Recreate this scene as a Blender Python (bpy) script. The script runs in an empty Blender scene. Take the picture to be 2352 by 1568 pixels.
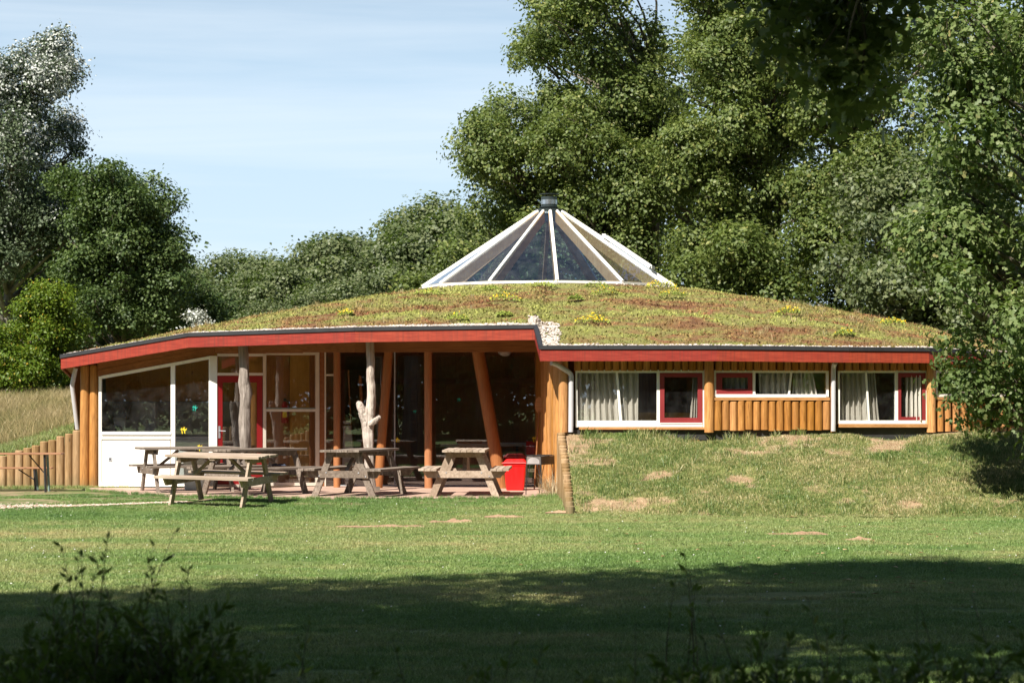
import bpy, math, random
import numpy as np
from mathutils import Vector, Matrix, Euler

random.seed(7)
RNG = np.random.default_rng(7)
SC = bpy.context.scene
COL = SC.collection
R = math.radians

# ------------------------------------------------------------------ camera, sky, sun, exposure
F = 5250.0                       # focal length in pixels of a 2352 px wide picture
PITCH = math.atan(128 / F)
EYE = 1.7
cd = bpy.data.cameras.new('camera')
cam = bpy.data.objects.new('camera', cd); COL.objects.link(cam)
cam.location = (0, 0, EYE); cam.rotation_euler = (R(90) + PITCH, 0, 0)
cd.sensor_width = 36; cd.lens = 36 * F / 2352
cd.clip_start = 0.1; cd.clip_end = 2000
cd.dof.use_dof = True; cd.dof.focus_distance = 41; cd.dof.aperture_fstop = 7
SC.camera = cam

SUN_AZ, SUN_EL = 30.0, 47.0      # degrees left of straight behind the camera, height
to_sun = Vector((-math.sin(R(SUN_AZ)) * math.cos(R(SUN_EL)), -math.cos(R(SUN_AZ)) * math.cos(R(SUN_EL)), math.sin(R(SUN_EL))))
sd = bpy.data.lights.new('sun', 'SUN'); sd.energy = 5.0; sd.angle = R(0.55); sd.color = (1.0, 0.94, 0.84)
sun = bpy.data.objects.new('sun', sd); COL.objects.link(sun)
sun.rotation_euler = to_sun.to_track_quat('Z', 'Y').to_euler()
sun.location = (-20, -30, 40)

w = bpy.data.worlds.new("World"); SC.world = w; w.use_nodes = True
nt = w.node_tree; nt.nodes.clear()
def wn(t, **k):
    n = nt.nodes.new(t)
    for a, b in k.items(): setattr(n, a, b)
    return n
sky = wn('ShaderNodeTexSky', sky_type='NISHITA', sun_disc=False)
sky.sun_elevation = R(SUN_EL); sky.sun_rotation = R(180 + SUN_AZ)
sky.air_density = 1.0; sky.dust_density = 0.4; sky.ozone_density = 1.2
tc = wn('ShaderNodeTexCoord'); mp = wn('ShaderNodeMapping'); mp.inputs['Scale'].default_value = (1.6, 1.6, 26)
nz = wn('ShaderNodeTexNoise'); nz.inputs['Scale'].default_value = 2.0; nz.inputs['Detail'].default_value = 7; nz.inputs['Roughness'].default_value = .55
nz.inputs['Distortion'].default_value = .4
rp = wn('ShaderNodeValToRGB'); rp.color_ramp.elements[0].position = .42; rp.color_ramp.elements[1].position = .70
rp.color_ramp.elements[0].color = (0, 0, 0, 1); rp.color_ramp.elements[1].color = (.42, .42, .42, 1)
mx = wn('ShaderNodeMix', data_type='RGBA'); mx.inputs['B'].default_value = (7.4, 9.5, 11.6, 1)
bg = wn('ShaderNodeBackground'); bg.inputs['Strength'].default_value = 0.05
wo = wn('ShaderNodeOutputWorld')
L = nt.links.new
L(tc.outputs['Generated'], mp.inputs['Vector']); L(mp.outputs[0], nz.inputs['Vector']); L(nz.outputs['Fac'], rp.inputs[0])
sp_ = wn('ShaderNodeSeparateXYZ'); L(tc.outputs['Generated'], sp_.inputs[0])
hz_ = wn('ShaderNodeValToRGB')               # thin haze whitening towards the horizon
hz_.color_ramp.elements.new(.10); hz_.color_ramp.elements.new(.2)
for e_, (p_, v_) in zip(hz_.color_ramp.elements, ((0, .95), (.10, .72), (.2, .36), (.5, .0))):
    e_.position = p_; e_.color = (v_, v_, v_, 1)
hz_.color_ramp.interpolation = 'EASE'
L(sp_.outputs['Z'], hz_.inputs[0])
L(hz_.outputs[0], mx.inputs['Factor'])
mc_ = wn('ShaderNodeMix', data_type='RGBA'); mc_.inputs['B'].default_value = (9.3, 10.3, 11.2, 1)      # thin cirrus
cz_ = wn('ShaderNodeMapRange'); cz_.inputs['From Min'].default_value = .12; cz_.inputs['From Max'].default_value = .6; cz_.inputs['To Min'].default_value = 1; cz_.inputs['To Max'].default_value = .2
L(sp_.outputs['Z'], cz_.inputs['Value'])     # cirrus thins out overhead, where one looks through less of it
cm_ = wn('ShaderNodeMath', operation='MULTIPLY'); L(rp.outputs[0], cm_.inputs[0]); L(cz_.outputs[0], cm_.inputs[1]); L(cm_.outputs[0], mc_.inputs['Factor']); L(sky.outputs[0], mx.inputs['A']); L(mx.outputs['Result'], mc_.inputs['A']); L(mc_.outputs['Result'], bg.inputs[0]); L(bg.outputs[0], wo.inputs[0])
SC.view_settings.view_transform = 'Standard'; SC.view_settings.look = 'None'
SC.view_settings.exposure = 0.98; SC.view_settings.gamma = 1.0; SC.view_settings.use_curve_mapping = False
SC.cycles.max_bounces = 8; SC.cycles.transparent_max_bounces = 24; SC.cycles.diffuse_bounces = 3
SC.cycles.glossy_bounces = 4; SC.cycles.sample_clamp_indirect = 6

# ------------------------------------------------------------------ helpers
def at(px, py, d):
    """the point at world depth Y = d seen at picture point px, py"""
    a = (px - 1176) / F; b = (784 - py) / F
    s = d / (math.cos(PITCH) - b * math.sin(PITCH))
    return Vector((a * s, d, EYE + (math.sin(PITCH) + b * math.cos(PITCH)) * s))

def tag(o, label=None, cat=None, group=None, kind=None):
    if label: o['label'] = label
    if cat: o['category'] = cat
    if group: o['group'] = group
    if kind: o['kind'] = kind
    return o

def empty(name, loc=(0, 0, 0), rz=0.0, label=None, cat=None, group=None):
    o = bpy.data.objects.new(name, None); COL.objects.link(o)
    o.location = loc; o.rotation_euler = (0, 0, rz); o.empty_display_size = .2
    return tag(o, label, cat, group)

def link(name, me, parent=None, loc=(0, 0, 0), rot=(0, 0, 0), scale=(1, 1, 1)):
    o = bpy.data.objects.new(name, me); COL.objects.link(o)
    o.parent = parent; o.location = loc; o.rotation_euler = rot; o.scale = scale
    return o

def copy_tree(o, parent=None):
    c = o.copy(); COL.objects.link(c); c.parent = parent
    for ch in [x for x in o.children]: copy_tree(ch, c)
    return c

class MB:
    def __init__(s): s.v = []; s.f = []
    def add(s, vs, fs):
        b = len(s.v); s.v += [tuple(x) for x in vs]; s.f += [tuple(b + i for i in f) for f in fs]
    def box(s, c, size, rot=None):
        hx, hy, hz = size[0] / 2, size[1] / 2, size[2] / 2
        vs = [Vector((x, y, z)) for z in (-hz, hz) for x, y in ((-hx, -hy), (hx, -hy), (hx, hy), (-hx, hy))]
        if rot is not None:
            m = rot if isinstance(rot, Matrix) else Euler(rot).to_matrix()
            vs = [m @ v for v in vs]
        c = Vector(c)
        s.add([v + c for v in vs], [(0, 3, 2, 1), (4, 5, 6, 7), (0, 1, 5, 4), (1, 2, 6, 5), (2, 3, 7, 6), (3, 0, 4, 7)])
    def prism(s, pts, ext):
        n = len(pts); ext = Vector(ext); pts = [Vector(p) for p in pts]
        s.add(pts + [p + ext for p in pts], [tuple(range(n)), tuple(range(2 * n - 1, n - 1, -1))] +
              [(i, i + n, (i + 1) % n + n, (i + 1) % n) for i in range(n)])
    def bar(s, a, b, wd, th, up=(0, 0, 1)):
        """a bar of section wd x th from a to b"""
        a = Vector(a); b = Vector(b); d = (b - a); l = d.length; d.normalize()
        up = Vector(up); x = d.cross(up)
        if x.length < 1e-4: x = d.cross(Vector((0, 1, 0)))
        x.normalize(); y = x.cross(d)
        vs = []
        for p in (a, b):
            for i, j in ((-1, -1), (1, -1), (1, 1), (-1, 1)): vs.append(p + x * i * wd / 2 + y * j * th / 2)
        s.add(vs, [(0, 3, 2, 1), (4, 5, 6, 7), (0, 1, 5, 4), (1, 2, 6, 5), (2, 3, 7, 6), (3, 0, 4, 7)])
    def tube(s, path, rad, n=10, caps=True, wob=0, rnd=None):
        path = [Vector(p) for p in path]; k = len(path)
        if not hasattr(rad, '__len__'): rad = [rad] * k
        vs = []; ref = Vector((.3, .9, .1)).normalized()
        for i, p in enumerate(path):
            t = (path[min(i + 1, k - 1)] - path[max(i - 1, 0)]).normalized()
            x = t.cross(ref)
            if x.length < .05: x = t.cross(Vector((1, 0, 0)))
            x.normalize(); y = t.cross(x)
            for j in range(n):
                a = 2 * math.pi * j / n; rr = rad[i] * (1 + (rnd.uniform(-wob, wob) if wob else 0))
                vs.append(p + x * math.cos(a) * rr + y * math.sin(a) * rr)
        fs = [(i * n + j, i * n + (j + 1) % n, (i + 1) * n + (j + 1) % n, (i + 1) * n + j) for i in range(k - 1) for j in range(n)]
        if caps: fs += [tuple(range(n - 1, -1, -1)), tuple((k - 1) * n + j for j in range(n))]
        s.add(vs, fs)
    def lathe(s, prof, c=(0, 0, 0), n=20):
        vs = []; k = len(prof)
        for r, z in prof:
            for j in range(n):
                a = 2 * math.pi * j / n; vs.append((c[0] + r * math.cos(a), c[1] + r * math.sin(a), c[2] + z))
        fs = [(i * n + j, i * n + (j + 1) % n, (i + 1) * n + (j + 1) % n, (i + 1) * n + j) for i in range(k - 1) for j in range(n)]
        fs += [tuple(range(n - 1, -1, -1)), tuple((k - 1) * n + j for j in range(n))]
        s.add(vs, fs)
    def mesh(s, name, m, smooth=False, bevel=0):
        me = bpy.data.meshes.new(name); me.from_pydata(s.v, [], s.f)
        if m: me.materials.append(m)
        if smooth: me.shade_smooth(); 
        me.update()
        return me
    def build(s, name, m, parent=None, smooth=False, loc=None, bevel=0, auto=None):
        me = s.mesh(name, m, smooth)
        o = link(name, me, parent)
        if loc is not None: o.location = loc
        elif parent is not None and parent.get('_w') is not None: o.location = tuple(-c for c in parent.location)
        if auto: me.set_sharp_from_angle(angle=R(auto))
        if bevel:
            b = o.modifiers.new('b', 'BEVEL'); b.width = bevel; b.segments = 2; b.limit_method = 'ANGLE'
        return o

def np_mesh(name, V, faces_n, idx, m, smooth=False):
    """numpy mesh: V (n,3); all faces have faces_n corners; idx flat"""
    me = bpy.data.meshes.new(name)
    V = np.asarray(V, dtype=np.float32); idx = np.asarray(idx, dtype=np.int32).ravel()
    nf = len(idx) // faces_n
    me.vertices.add(len(V)); me.vertices.foreach_set('co', V.ravel())
    me.loops.add(len(idx)); me.loops.foreach_set('vertex_index', idx)
    me.polygons.add(nf)
    me.polygons.foreach_set('loop_start', np.arange(0, nf * faces_n, faces_n, dtype=np.int32))
    me.polygons.foreach_set('loop_total', np.full(nf, faces_n, dtype=np.int32))
    if smooth: me.polygons.foreach_set('use_smooth', np.ones(nf, dtype=bool))
    if m: me.materials.append(m)
    me.update(calc_edges=True); me.validate()
    return me

def vnoise(x, y, sc, seed=0, oct=3):
    """smooth value noise in 0..1"""
    x = np.asarray(x, float); y = np.asarray(y, float); out = 0; amp = 1; tot = 0
    for o in range(oct):
        X = x * sc * 2 ** o + seed * 17.3; Y = y * sc * 2 ** o + seed * 9.1
        xi = np.floor(X); yi = np.floor(Y); fx = X - xi; fy = Y - yi
        fx = fx * fx * (3 - 2 * fx); fy = fy * fy * (3 - 2 * fy)
        def h(a, b): 
            t = np.sin(a * 127.1 + b * 311.7 + seed * 3.7 + o * 5.1) * 43758.5453
            return t - np.floor(t)
        v = (h(xi, yi) * (1 - fx) + h(xi + 1, yi) * fx) * (1 - fy) + (h(xi, yi + 1) * (1 - fx) + h(xi + 1, yi + 1) * fx) * fy
        out = out + v * amp; tot += amp; amp *= .5
    return out / tot

# ------------------------------------------------------------------ materials
class NT:
    def __init__(s, name):
        s.m = bpy.data.materials.new(name); s.m.use_nodes = True; s.t = s.m.node_tree; s.t.nodes.clear()
        s.out = s.t.nodes.new('ShaderNodeOutputMaterial')
    def n(s, typ, props=None, **ins):
        nd = s.t.nodes.new(typ)
        for a, b in (props or {}).items(): setattr(nd, a, b)
        for k, v in ins.items():
            k = k.replace('_', ' ')
            sock = nd.inputs[int(k[1:])] if k[0] == 'i' and k[1:].isdigit() else nd.inputs[k]
            if isinstance(v, bpy.types.NodeSocket): s.t.links.new(v, sock)
            elif isinstance(v, bpy.types.Node): s.t.links.new(v.outputs[0], sock)
            else: sock.default_value = v
        return nd
    def ramp(s, fac, cols, interp='LINEAR'):
        nd = s.n('ShaderNodeValToRGB', i0=fac); cr = nd.color_ramp; cr.interpolation = interp
        while len(cr.elements) < len(cols): cr.elements.new(.5)
        for e, (p, c) in zip(cr.elements, cols):
            e.position = p; e.color = (*c, 1) if len(c) == 3 else c
        return nd.outputs[0]
    def mix(s, fac, a, b, mode='MIX'):
        nd = s.n('ShaderNodeMix', {'data_type': 'RGBA', 'blend_type': mode})
        for sock, v in ((nd.inputs['Factor'], fac), (nd.inputs['A'], a), (nd.inputs['B'], b)):
            if isinstance(v, bpy.types.NodeSocket): s.t.links.new(v, sock)
            elif isinstance(v, (int, float)): sock.default_value = v
            else: sock.default_value = (*v, 1)
        return nd.outputs['Result']
    def math(s, op, a, b=0.0, c=None, clamp=False):
        nd = s.n('ShaderNodeMath', {'operation': op, 'use_clamp': clamp}, i0=a, i1=b)
        return nd.outputs[0]
    def pos(s, scale=(1, 1, 1), obj=False, rnd=0):
        if obj: v = s.n('ShaderNodeTexCoord').outputs['Object']
        else: v = s.n('ShaderNodeNewGeometry').outputs['Position']
        if rnd:
            oi = s.n('ShaderNodeObjectInfo')
            v = s.n('ShaderNodeVectorMath', {'operation': 'ADD'}, i0=v, i1=s.n('ShaderNodeVectorMath', {'operation': 'SCALE'}, i0=(7, 11, 13), Scale=oi.outputs['Random']).outputs[0]).outputs[0]
        return s.n('ShaderNodeMapping', Vector=v, Scale=scale).outputs[0]
    def noise(s, vec, scale, detail=5, rough=.55, dist=0):
        return s.n('ShaderNodeTexNoise', Vector=vec, Scale=scale, Detail=detail, Roughness=rough, Distortion=dist).outputs['Fac']
    def bump(s, h, strength=.4, dist=.01):
        return s.n('ShaderNodeBump', Height=h, Strength=strength, Distance=dist).outputs[0]
    def pbr(s, col, rough=.6, normal=None, metal=0, spec=.5, **k):
        b = s.n('ShaderNodeBsdfPrincipled', Metallic=metal)
        b.inputs['Specular IOR Level'].default_value = spec
        for nm, v in (('Base Color', col), ('Roughness', rough), ('Normal', normal)):
            if v is None: continue
            if isinstance(v, bpy.types.NodeSocket): s.t.links.new(v, b.inputs[nm])
            else: b.inputs[nm].default_value = (*v, 1) if isinstance(v, tuple) else v
        return b
    def done(s, sh):
        s.t.links.new(sh if isinstance(sh, bpy.types.NodeSocket) else sh.outputs[0], s.out.inputs[0]); return s.m

def m_wood(name, c0, c1, c2, along='z', fine=60, rough=.65, rnd=1, obj=False, vary=.25, bumpd=.004, dirt=None):
    t = NT(name); st = {'z': (1, 1, .06), 'x': (.06, 1, 1), 'y': (1, .06, 1)}[along]
    v = t.pos(st, obj=obj, rnd=rnd)
    g = t.noise(v, fine, 6, .6, .6); big = t.noise(t.pos((1, 1, .4), obj=obj, rnd=rnd), 2.5, 3)
    c = t.ramp(g, [(.3, c0), (.52, c1), (.72, c2)])
    c = t.mix(t.ramp(big, [(.35, (0, 0, 0)), (.7, (.6, .6, .6))]), c, c0)
    if rnd:
        oi = t.n('ShaderNodeObjectInfo').outputs['Random']
        hv = t.n('ShaderNodeHueSaturation', Color=c, Value=t.math('ADD', t.math('MULTIPLY', oi, vary), 1 - vary / 2), Saturation=t.math('ADD', t.math('MULTIPLY', oi, -.15), 1.05))
        c = hv.outputs[0]
    knots = t.n('ShaderNodeTexVoronoi', Vector=t.pos({'z': (1, 1, .35), 'x': (.35, 1, 1), 'y': (1, .35, 1)}[along], obj=obj, rnd=rnd), Scale=4.5).outputs['Distance']
    c = t.mix(t.ramp(knots, [(.04, (.75, .75, .75)), (.085, (0, 0, 0))]), c, tuple(x * .35 for x in c0))
    if dirt:
        z = t.n('ShaderNodeSeparateXYZ', Vector=t.n('ShaderNodeNewGeometry').outputs['Position']).outputs['Z']
        dn = t.noise(t.pos((1, 1, 1)), 7, 4)
        f = t.ramp(t.math('ADD', z, t.math('MULTIPLY', dn, .25)), [(dirt[0], (.7, .7, .7)), (dirt[1], (0, 0, 0))])
        c = t.mix(f, c, (.12, .12, .06))
    b = t.pbr(c, rough, t.bump(g, .5, bumpd), spec=.3)
    return t.done(b)

M_LOG = m_wood('log_wood', (.22, .09, .02), (.46, .205, .045), (.56, .29, .085), dirt=(.02, .36), vary=.5)
M_LOGG = m_wood('weathered_log_wood', (.20, .12, .05), (.36, .22, .10), (.46, .31, .17), dirt=(.02, .4), vary=.4)
M_PINE = m_wood('pine_board', (.33, .15, .05), (.48, .24, .09), (.56, .32, .14), along='x', rnd=0)
M_BEAM = m_wood('brown_beam', (.20, .075, .028), (.30, .12, .045), (.36, .16, .06), along='x', fine=35, rnd=0)
M_PILLAR = m_wood('varnished_pillar', (.27, .10, .04), (.38, .155, .055), (.44, .20, .08), rough=.45)
M_GREY = m_wood('weathered_plank', (.11, .085, .065), (.22, .175, .14), (.34, .285, .235), along='x', fine=26, rough=.85, obj=True, rnd=1, vary=.3, bumpd=.006)
M_DRIFT = m_wood('bleached_trunk', (.20, .16, .13), (.50, .43, .37), (.64, .57, .50), fine=34, rough=.95, rnd=0, bumpd=.035)
M_DRIFT2 = m_wood('bare_grey_trunk', (.11, .09, .075), (.30, .255, .22), (.40, .35, .31), fine=30, rough=.95, rnd=0, bumpd=.035)
M_RAFTER = m_wood('rafter_wood', (.45, .22, .07), (.66, .36, .13), (.72, .44, .18), along='z', rnd=0)

def m_paint(name, col, rough=.45, var=.12, dirt=0.0, spec=.4):
    t = NT(name); v = t.pos()
    n1 = t.noise(v, 3, 5); n2 = t.noise(t.pos((1, 1, .15)), 18, 5)
    c = t.mix(t.ramp(n1, [(.3, (0, 0, 0)), (.75, (1, 1, 1))]), tuple(x * (1 - var) for x in col), tuple(min(1, x * (1 + var)) for x in col))
    if dirt: c = t.mix(t.ramp(n2, [(.5, (0, 0, 0)), (.8, (dirt, dirt, dirt))]), c, (.22, .2, .16))
    return t.done(t.pbr(c, t.ramp(n2, [(.3, (rough,) * 3), (.7, (min(1, rough + .2),) * 3)]), t.bump(n2, .15, .003), spec=spec))
M_WHITE = m_paint('white_paint', (.80, .78, .72), .4, .03, .15)
M_CREAM = m_paint('cream_paint', (.68, .63, .54), .45, .05, .25)
M_RED = None
def m_red():
    t = NT('red_fascia_paint'); v = t.pos((.25, .25, 2.5)); g = t.noise(v, 14, 6, .6)
    c = t.ramp(g, [(.3, (.20, .022, .014)), (.5, (.27, .033, .019)), (.72, (.33, .05, .028))])
    oi = t.n('ShaderNodeObjectInfo').outputs['Random']
    c = t.n('ShaderNodeHueSaturation', Color=c, Value=t.math('ADD', t.math('MULTIPLY', oi, .3), .85), Hue=t.math('ADD', t.math('MULTIPLY', oi, .012), .494)).outputs[0]
    ch = t.noise(t.pos((1, 1, 1)), 60, 3)
    c = t.mix(t.ramp(ch, [(.76, (0, 0, 0)), (.79, (.7, .7, .7))]), c, (.6, .35, .3))
    st = t.noise(t.pos((6, 6, .25)), 5, 4)
    c = t.mix(t.ramp(st, [(.45, (0, 0, 0)), (.7, (.55,) * 3)]), c, (.13, .03, .02))
    return t.done(t.pbr(c, .55, t.bump(g, .3, .004), spec=.3))
M_RED = m_red()
M_DOORRED = m_paint('door_red_paint', (.30, .015, .018), .35, .1)
M_SASHRED = m_paint('sash_red_paint', (.24, .028, .03), .35, .1)
M_BLACK = m_paint('black_roof_edging', (.025, .026, .03), .5, .2)
M_DARK = m_paint('dark_metal', (.03, .03, .03), .45, .3)
M_PIPE = m_paint('pale_grey_plastic', (.50, .49, .51), .35, .05, .35)
M_STEEL = m_paint('grey_steel', (.35, .36, .38), .35, .15)
M_OCHRE = m_wood('ochre_panel', (.55, .28, .05), (.68, .36, .07), (.74, .42, .10), rnd=0, fine=30)
M_INBROWN = m_wood('brown_inner_panel', (.30, .12, .035), (.42, .18, .05), (.50, .23, .07), rnd=0, fine=30)
M_GREYWALL = m_paint('pale_inner_wall', (.42, .44, .45), .7, .05)
M_FLOOR = m_paint('inner_floor', (.26, .16, .09), .4, .2)
M_YEL = m_paint('yellow_film', (.85, .62, .02), .5, .02)
M_TEAL = m_paint('teal_film', (.01, .35, .27), .5, .02)
M_BIN = m_paint('red_plastic', (.80, .012, .012), .3, .03)
M_EXT = m_paint('extinguisher_red', (.5, .02, .02), .3, .05)
M_LAMP = m_paint('white_lamp_shade', (.75, .72, .66), .5, .02)
M_GREENP = m_paint('grey_green_metal', (.16, .23, .21), .5, .1)
M_MINT = m_paint('pale_mint_plastic', (.52, .60, .58), .45, .05)
M_CLOTH = m_paint('dark_cloth', (.04, .05, .08), .9, .2)
M_SILVER = (lambda t: t.done(t.pbr((.55, .57, .6), .25, None, metal=.9)))(NT('polished_flue_metal'))
M_FLUE = (lambda t: t.done(t.pbr((.06, .075, .075), .3, None, metal=.6)))(NT('dark_flue_metal'))

def m_glass(name, tint=(.80, .84, .83), ior=1.5, f=1.0, dirt=.03):
    t = NT(name)
    lw = t.n('ShaderNodeLayerWeight', Blend=.5).outputs['Facing']      # works the same on both faces of the pane
    fr = t.math('ADD', t.math('MULTIPLY', t.math('POWER', lw, 5.0), .9), .065)
    fac = t.math('ADD', t.math('MULTIPLY', fr, 1.25 * f), .01, clamp=True)
    g = t.n('ShaderNodeBsdfGlossy', Color=(.95, .97, 1, 1), Roughness=.0)
    tr = t.n('ShaderNodeBsdfTransparent', Color=(*tint, 1))
    df = t.n('ShaderNodeBsdfDiffuse', Color=(.6, .6, .6, 1))
    m1 = t.n('ShaderNodeMixShader', i0=fac, i1=tr, i2=g)
    dn = t.ramp(t.noise(t.pos(), 6, 6), [(.4, (dirt * .3,) * 3), (.8, (dirt * 2,) * 3)])
    return t.done(t.n('ShaderNodeMixShader', i0=dn, i1=m1, i2=df))
M_GLASS = m_glass('window_glass', (.965, .97, .962), dirt=.008)
M_SKYGLASS = m_glass('skylight_glass', (.80, .88, .98), 1.5, .95, .010)

def m_curtain():
    t = NT('linen_curtain'); n = t.noise(t.pos((1, 1, .3)), 90, 4)
    c = t.ramp(n, [(.3, (.60, .56, .50)), (.7, (.74, .70, .63))])
    a = t.pbr(c, .9, t.bump(n, .2, .002), spec=.1); b = t.n('ShaderNodeBsdfTranslucent', Color=(.5, .47, .4, 1))
    return t.done(t.n('ShaderNodeMixShader', i0=.2, i1=a, i2=b))
M_CURT = m_curtain()

def m_leaf(name, cols, trans=.3, tcol=(.16, .26, .03), rough=.5, spec=.35, under=None, big=.5):
    t = NT(name); g = t.n('ShaderNodeNewGeometry')
    c = t.ramp(g.outputs['Random Per Island'], cols)
    bn = t.noise(t.pos(), big, 3)
    c = t.n('ShaderNodeHueSaturation', Color=c, Value=t.math('ADD', t.math('MULTIPLY', bn, .9), .55), Hue=t.math('ADD', t.math('MULTIPLY', bn, -.04), .52)).outputs[0]
    if under: c = t.mix(g.outputs['Backfacing'], c, under)
    a = t.pbr(c, rough, None, spec=spec)
    b = t.n('ShaderNodeBsdfTranslucent', Color=(*tcol, 1))
    return t.done(t.n('ShaderNodeMixShader', i0=trans, i1=a, i2=b))
M_OAK = m_leaf('oak_leaf', [(0, (.062, .095, .022)), (.5, (.11, .148, .038)), (.9, (.165, .20, .058)), (1, (.25, .25, .08))], tcol=(.22, .30, .05))
M_OAKN = m_leaf('near_oak_leaf', [(0, (.075, .115, .032)), (.5, (.125, .175, .055)), (.95, (.19, .23, .09)), (1, (.34, .29, .12))], rough=.5, spec=.3)
M_DIST = m_leaf('distant_leaf', [(0, (.07, .095, .040)), (.5, (.11, .135, .058)), (1, (.16, .18, .08))], trans=.25)
M_DARKL = m_leaf('dark_leaf', [(0, (.03, .055, .016)), (.5, (.065, .105, .03)), (1, (.12, .165, .05))], trans=.25, tcol=(.12, .20, .03))
M_BRIGHT = m_leaf('bright_leaf', [(0, (.06, .11, .008)), (.6, (.10, .16, .012)), (.95, (.15, .19, .02)), (1, (.40, .26, .03))], tcol=(.25, .35, .03))
def m_poplar():
    t = NT('poplar_leaf'); g = t.n('ShaderNodeNewGeometry'); rnd = g.outputs['Random Per Island']
    c = t.ramp(rnd, [(0, (.04, .06, .03)), (.6, (.07, .10, .045)), (1, (.12, .15, .08))])
    zz = t.n('ShaderNodeSeparateXYZ', Vector=g.outputs['Position']).outputs['Z']      # wind turns the leaves of the upper, outer twigs
    f = t.math('ADD', t.math('MULTIPLY', t.noise(t.pos(), 1.1, 3), .9), t.math('ADD', t.math('MULTIPLY', rnd, .35), t.math('MULTIPLY', zz, .050)))
    c = t.mix(t.ramp(t.math('MULTIPLY', f, .8), [(.865, (0, 0, 0)), (.90, (1, 1, 1))]), c, (.50, .52, .48))
    a = t.pbr(c, .55, None, spec=.3); b = t.n('ShaderNodeBsdfTranslucent', Color=(.14, .2, .08, 1))
    return t.done(t.n('ShaderNodeMixShader', i0=.15, i1=a, i2=b))
M_POP = m_poplar()
M_WPOP = m_leaf('white_poplar_leaf', [(0, (.10, .14, .06)), (.4, (.5, .52, .47)), (1, (.75, .76, .72))], trans=.2, tcol=(.3, .33, .2))
M_WILLOW = m_leaf('shrub_leaf', [(0, (.05, .09, .02)), (.6, (.09, .14, .035)), (.95, (.14, .18, .05)), (1, (.32, .26, .06))])
def m_bark(name, a, b):
    t = NT(name); g = t.noise(t.pos((1, 1, .2)), 9, 6, .6)
    return t.done(t.pbr(t.ramp(g, [(.3, a), (.7, b)]), .9, t.bump(g, .8, .03), spec=.1))
M_BARK = m_bark('oak_bark', (.06, .05, .038), (.21, .18, .14))
M_PBARK = m_bark('poplar_bark', (.10, .09, .07), (.28, .26, .22))

def lawn_colour(t, bright=1.0):
    P = t.pos((.35, 1, 1)); f = t.noise(P, .22, 4, .6, .5)
    s = t.n('ShaderNodeSeparateXYZ', Vector=t.pos()); Y = s.outputs['Y']; X = s.outputs['X']
    # a drier band runs across the left of the lawn, between about 20 and 28 m away
    band = t.ramp(t.math('DIVIDE', Y, 50.0), [(.40, (0, 0, 0)), (.47, (.33,) * 3), (.55, (.25,) * 3), (.62, (0, 0, 0))])
    side = t.ramp(t.math('ADD', t.math('DIVIDE', X, 16.0), .5), [(.1, (.8,) * 3), (.45, (1, 1, 1)), (.75, (0, 0, 0))])
    dry = t.math('ADD', f, t.math('MULTIPLY', band, t.math('MULTIPLY', side, .55)))
    fine = t.noise(t.pos((.6, 1, 1)), 3.2, 5, .65)
    dry = t.math('ADD', dry, t.math('MULTIPLY', t.math('SUBTRACT', fine, .5), .55))
    k = bright
    return t.ramp(dry, [(.29, (.090 * k, .172 * k, .042 * k)), (.46, (.155 * k, .240 * k, .066 * k)), (.59, (.25 * k, .290 * k, .105 * k)), (.78, (.42 * k, .35 * k, .17 * k))])

def m_lawn():
    t = NT('lawn_turf'); c = lawn_colour(t, .75)
    f = t.noise(t.pos(), 22, 6, .7)
    c = t.mix(t.ramp(f, [(.35, (.45,) * 3), (.6, (0, 0, 0))]), c, (.03, .05, .015))
    s = t.n('ShaderNodeSeparateXYZ', Vector=t.pos()); yy = t.ramp(t.math('DIVIDE', s.outputs['Y'], 50.0), [(.715, (0, 0, 0)), (.745, (1, 1, 1))])
    bare = t.ramp(t.noise(t.pos((.6, 1, 1)), 1.6, 5, .7), [(.46, (0, 0, 0)), (.56, (.9,) * 3)])      # worn sandy spots close to the terrace
    c = t.mix(t.math('MULTIPLY', yy, bare), c, (.34, .24, .16))
    return t.done(t.pbr(c, .9, t.bump(f, .8, .03), spec=.1))
def m_blade(name, dryness=None):
    t = NT(name)
    c = lawn_colour(t, 1.15) if dryness is None else None
    g = t.n('ShaderNodeNewGeometry'); oi = t.n('ShaderNodeObjectInfo').outputs['Random']
    rr = t.math('FRACT', t.math('ADD', g.outputs['Random Per Island'], oi))
    if dryness is not None:
        n = t.noise(t.pos(), .8, 4)
        c = t.ramp(t.math('ADD', t.math('MULTIPLY', n, .7), t.math('MULTIPLY', rr, .3)), dryness)
    c = t.n('ShaderNodeHueSaturation', Color=c, Value=t.math('ADD', t.math('MULTIPLY', rr, .7), .65)).outputs[0]
    a = t.pbr(c, .45, None, spec=.4); b = t.n('ShaderNodeBsdfTranslucent', Color=c)
    return t.done(t.n('ShaderNodeMixShader', i0=.3, i1=a, i2=b))
M_LAWN = m_lawn()
M_BLADE = m_blade('grass_blade')
M_BANKBL = m_blade('bank_grass_blade', [(.25, (.08, .16, .035)), (.46, (.16, .23, .06)), (.58, (.31, .30, .12)), (.74, (.54, .43, .25))])
M_DRYBL = m_blade('dry_grass_blade', [(.3, (.18, .20, .06)), (.5, (.34, .28, .13)), (.75, (.48, .38, .22))])
M_STRAW = m_blade('straw_blade', [(.3, (.42, .34, .20)), (.75, (.62, .52, .34))])

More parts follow.
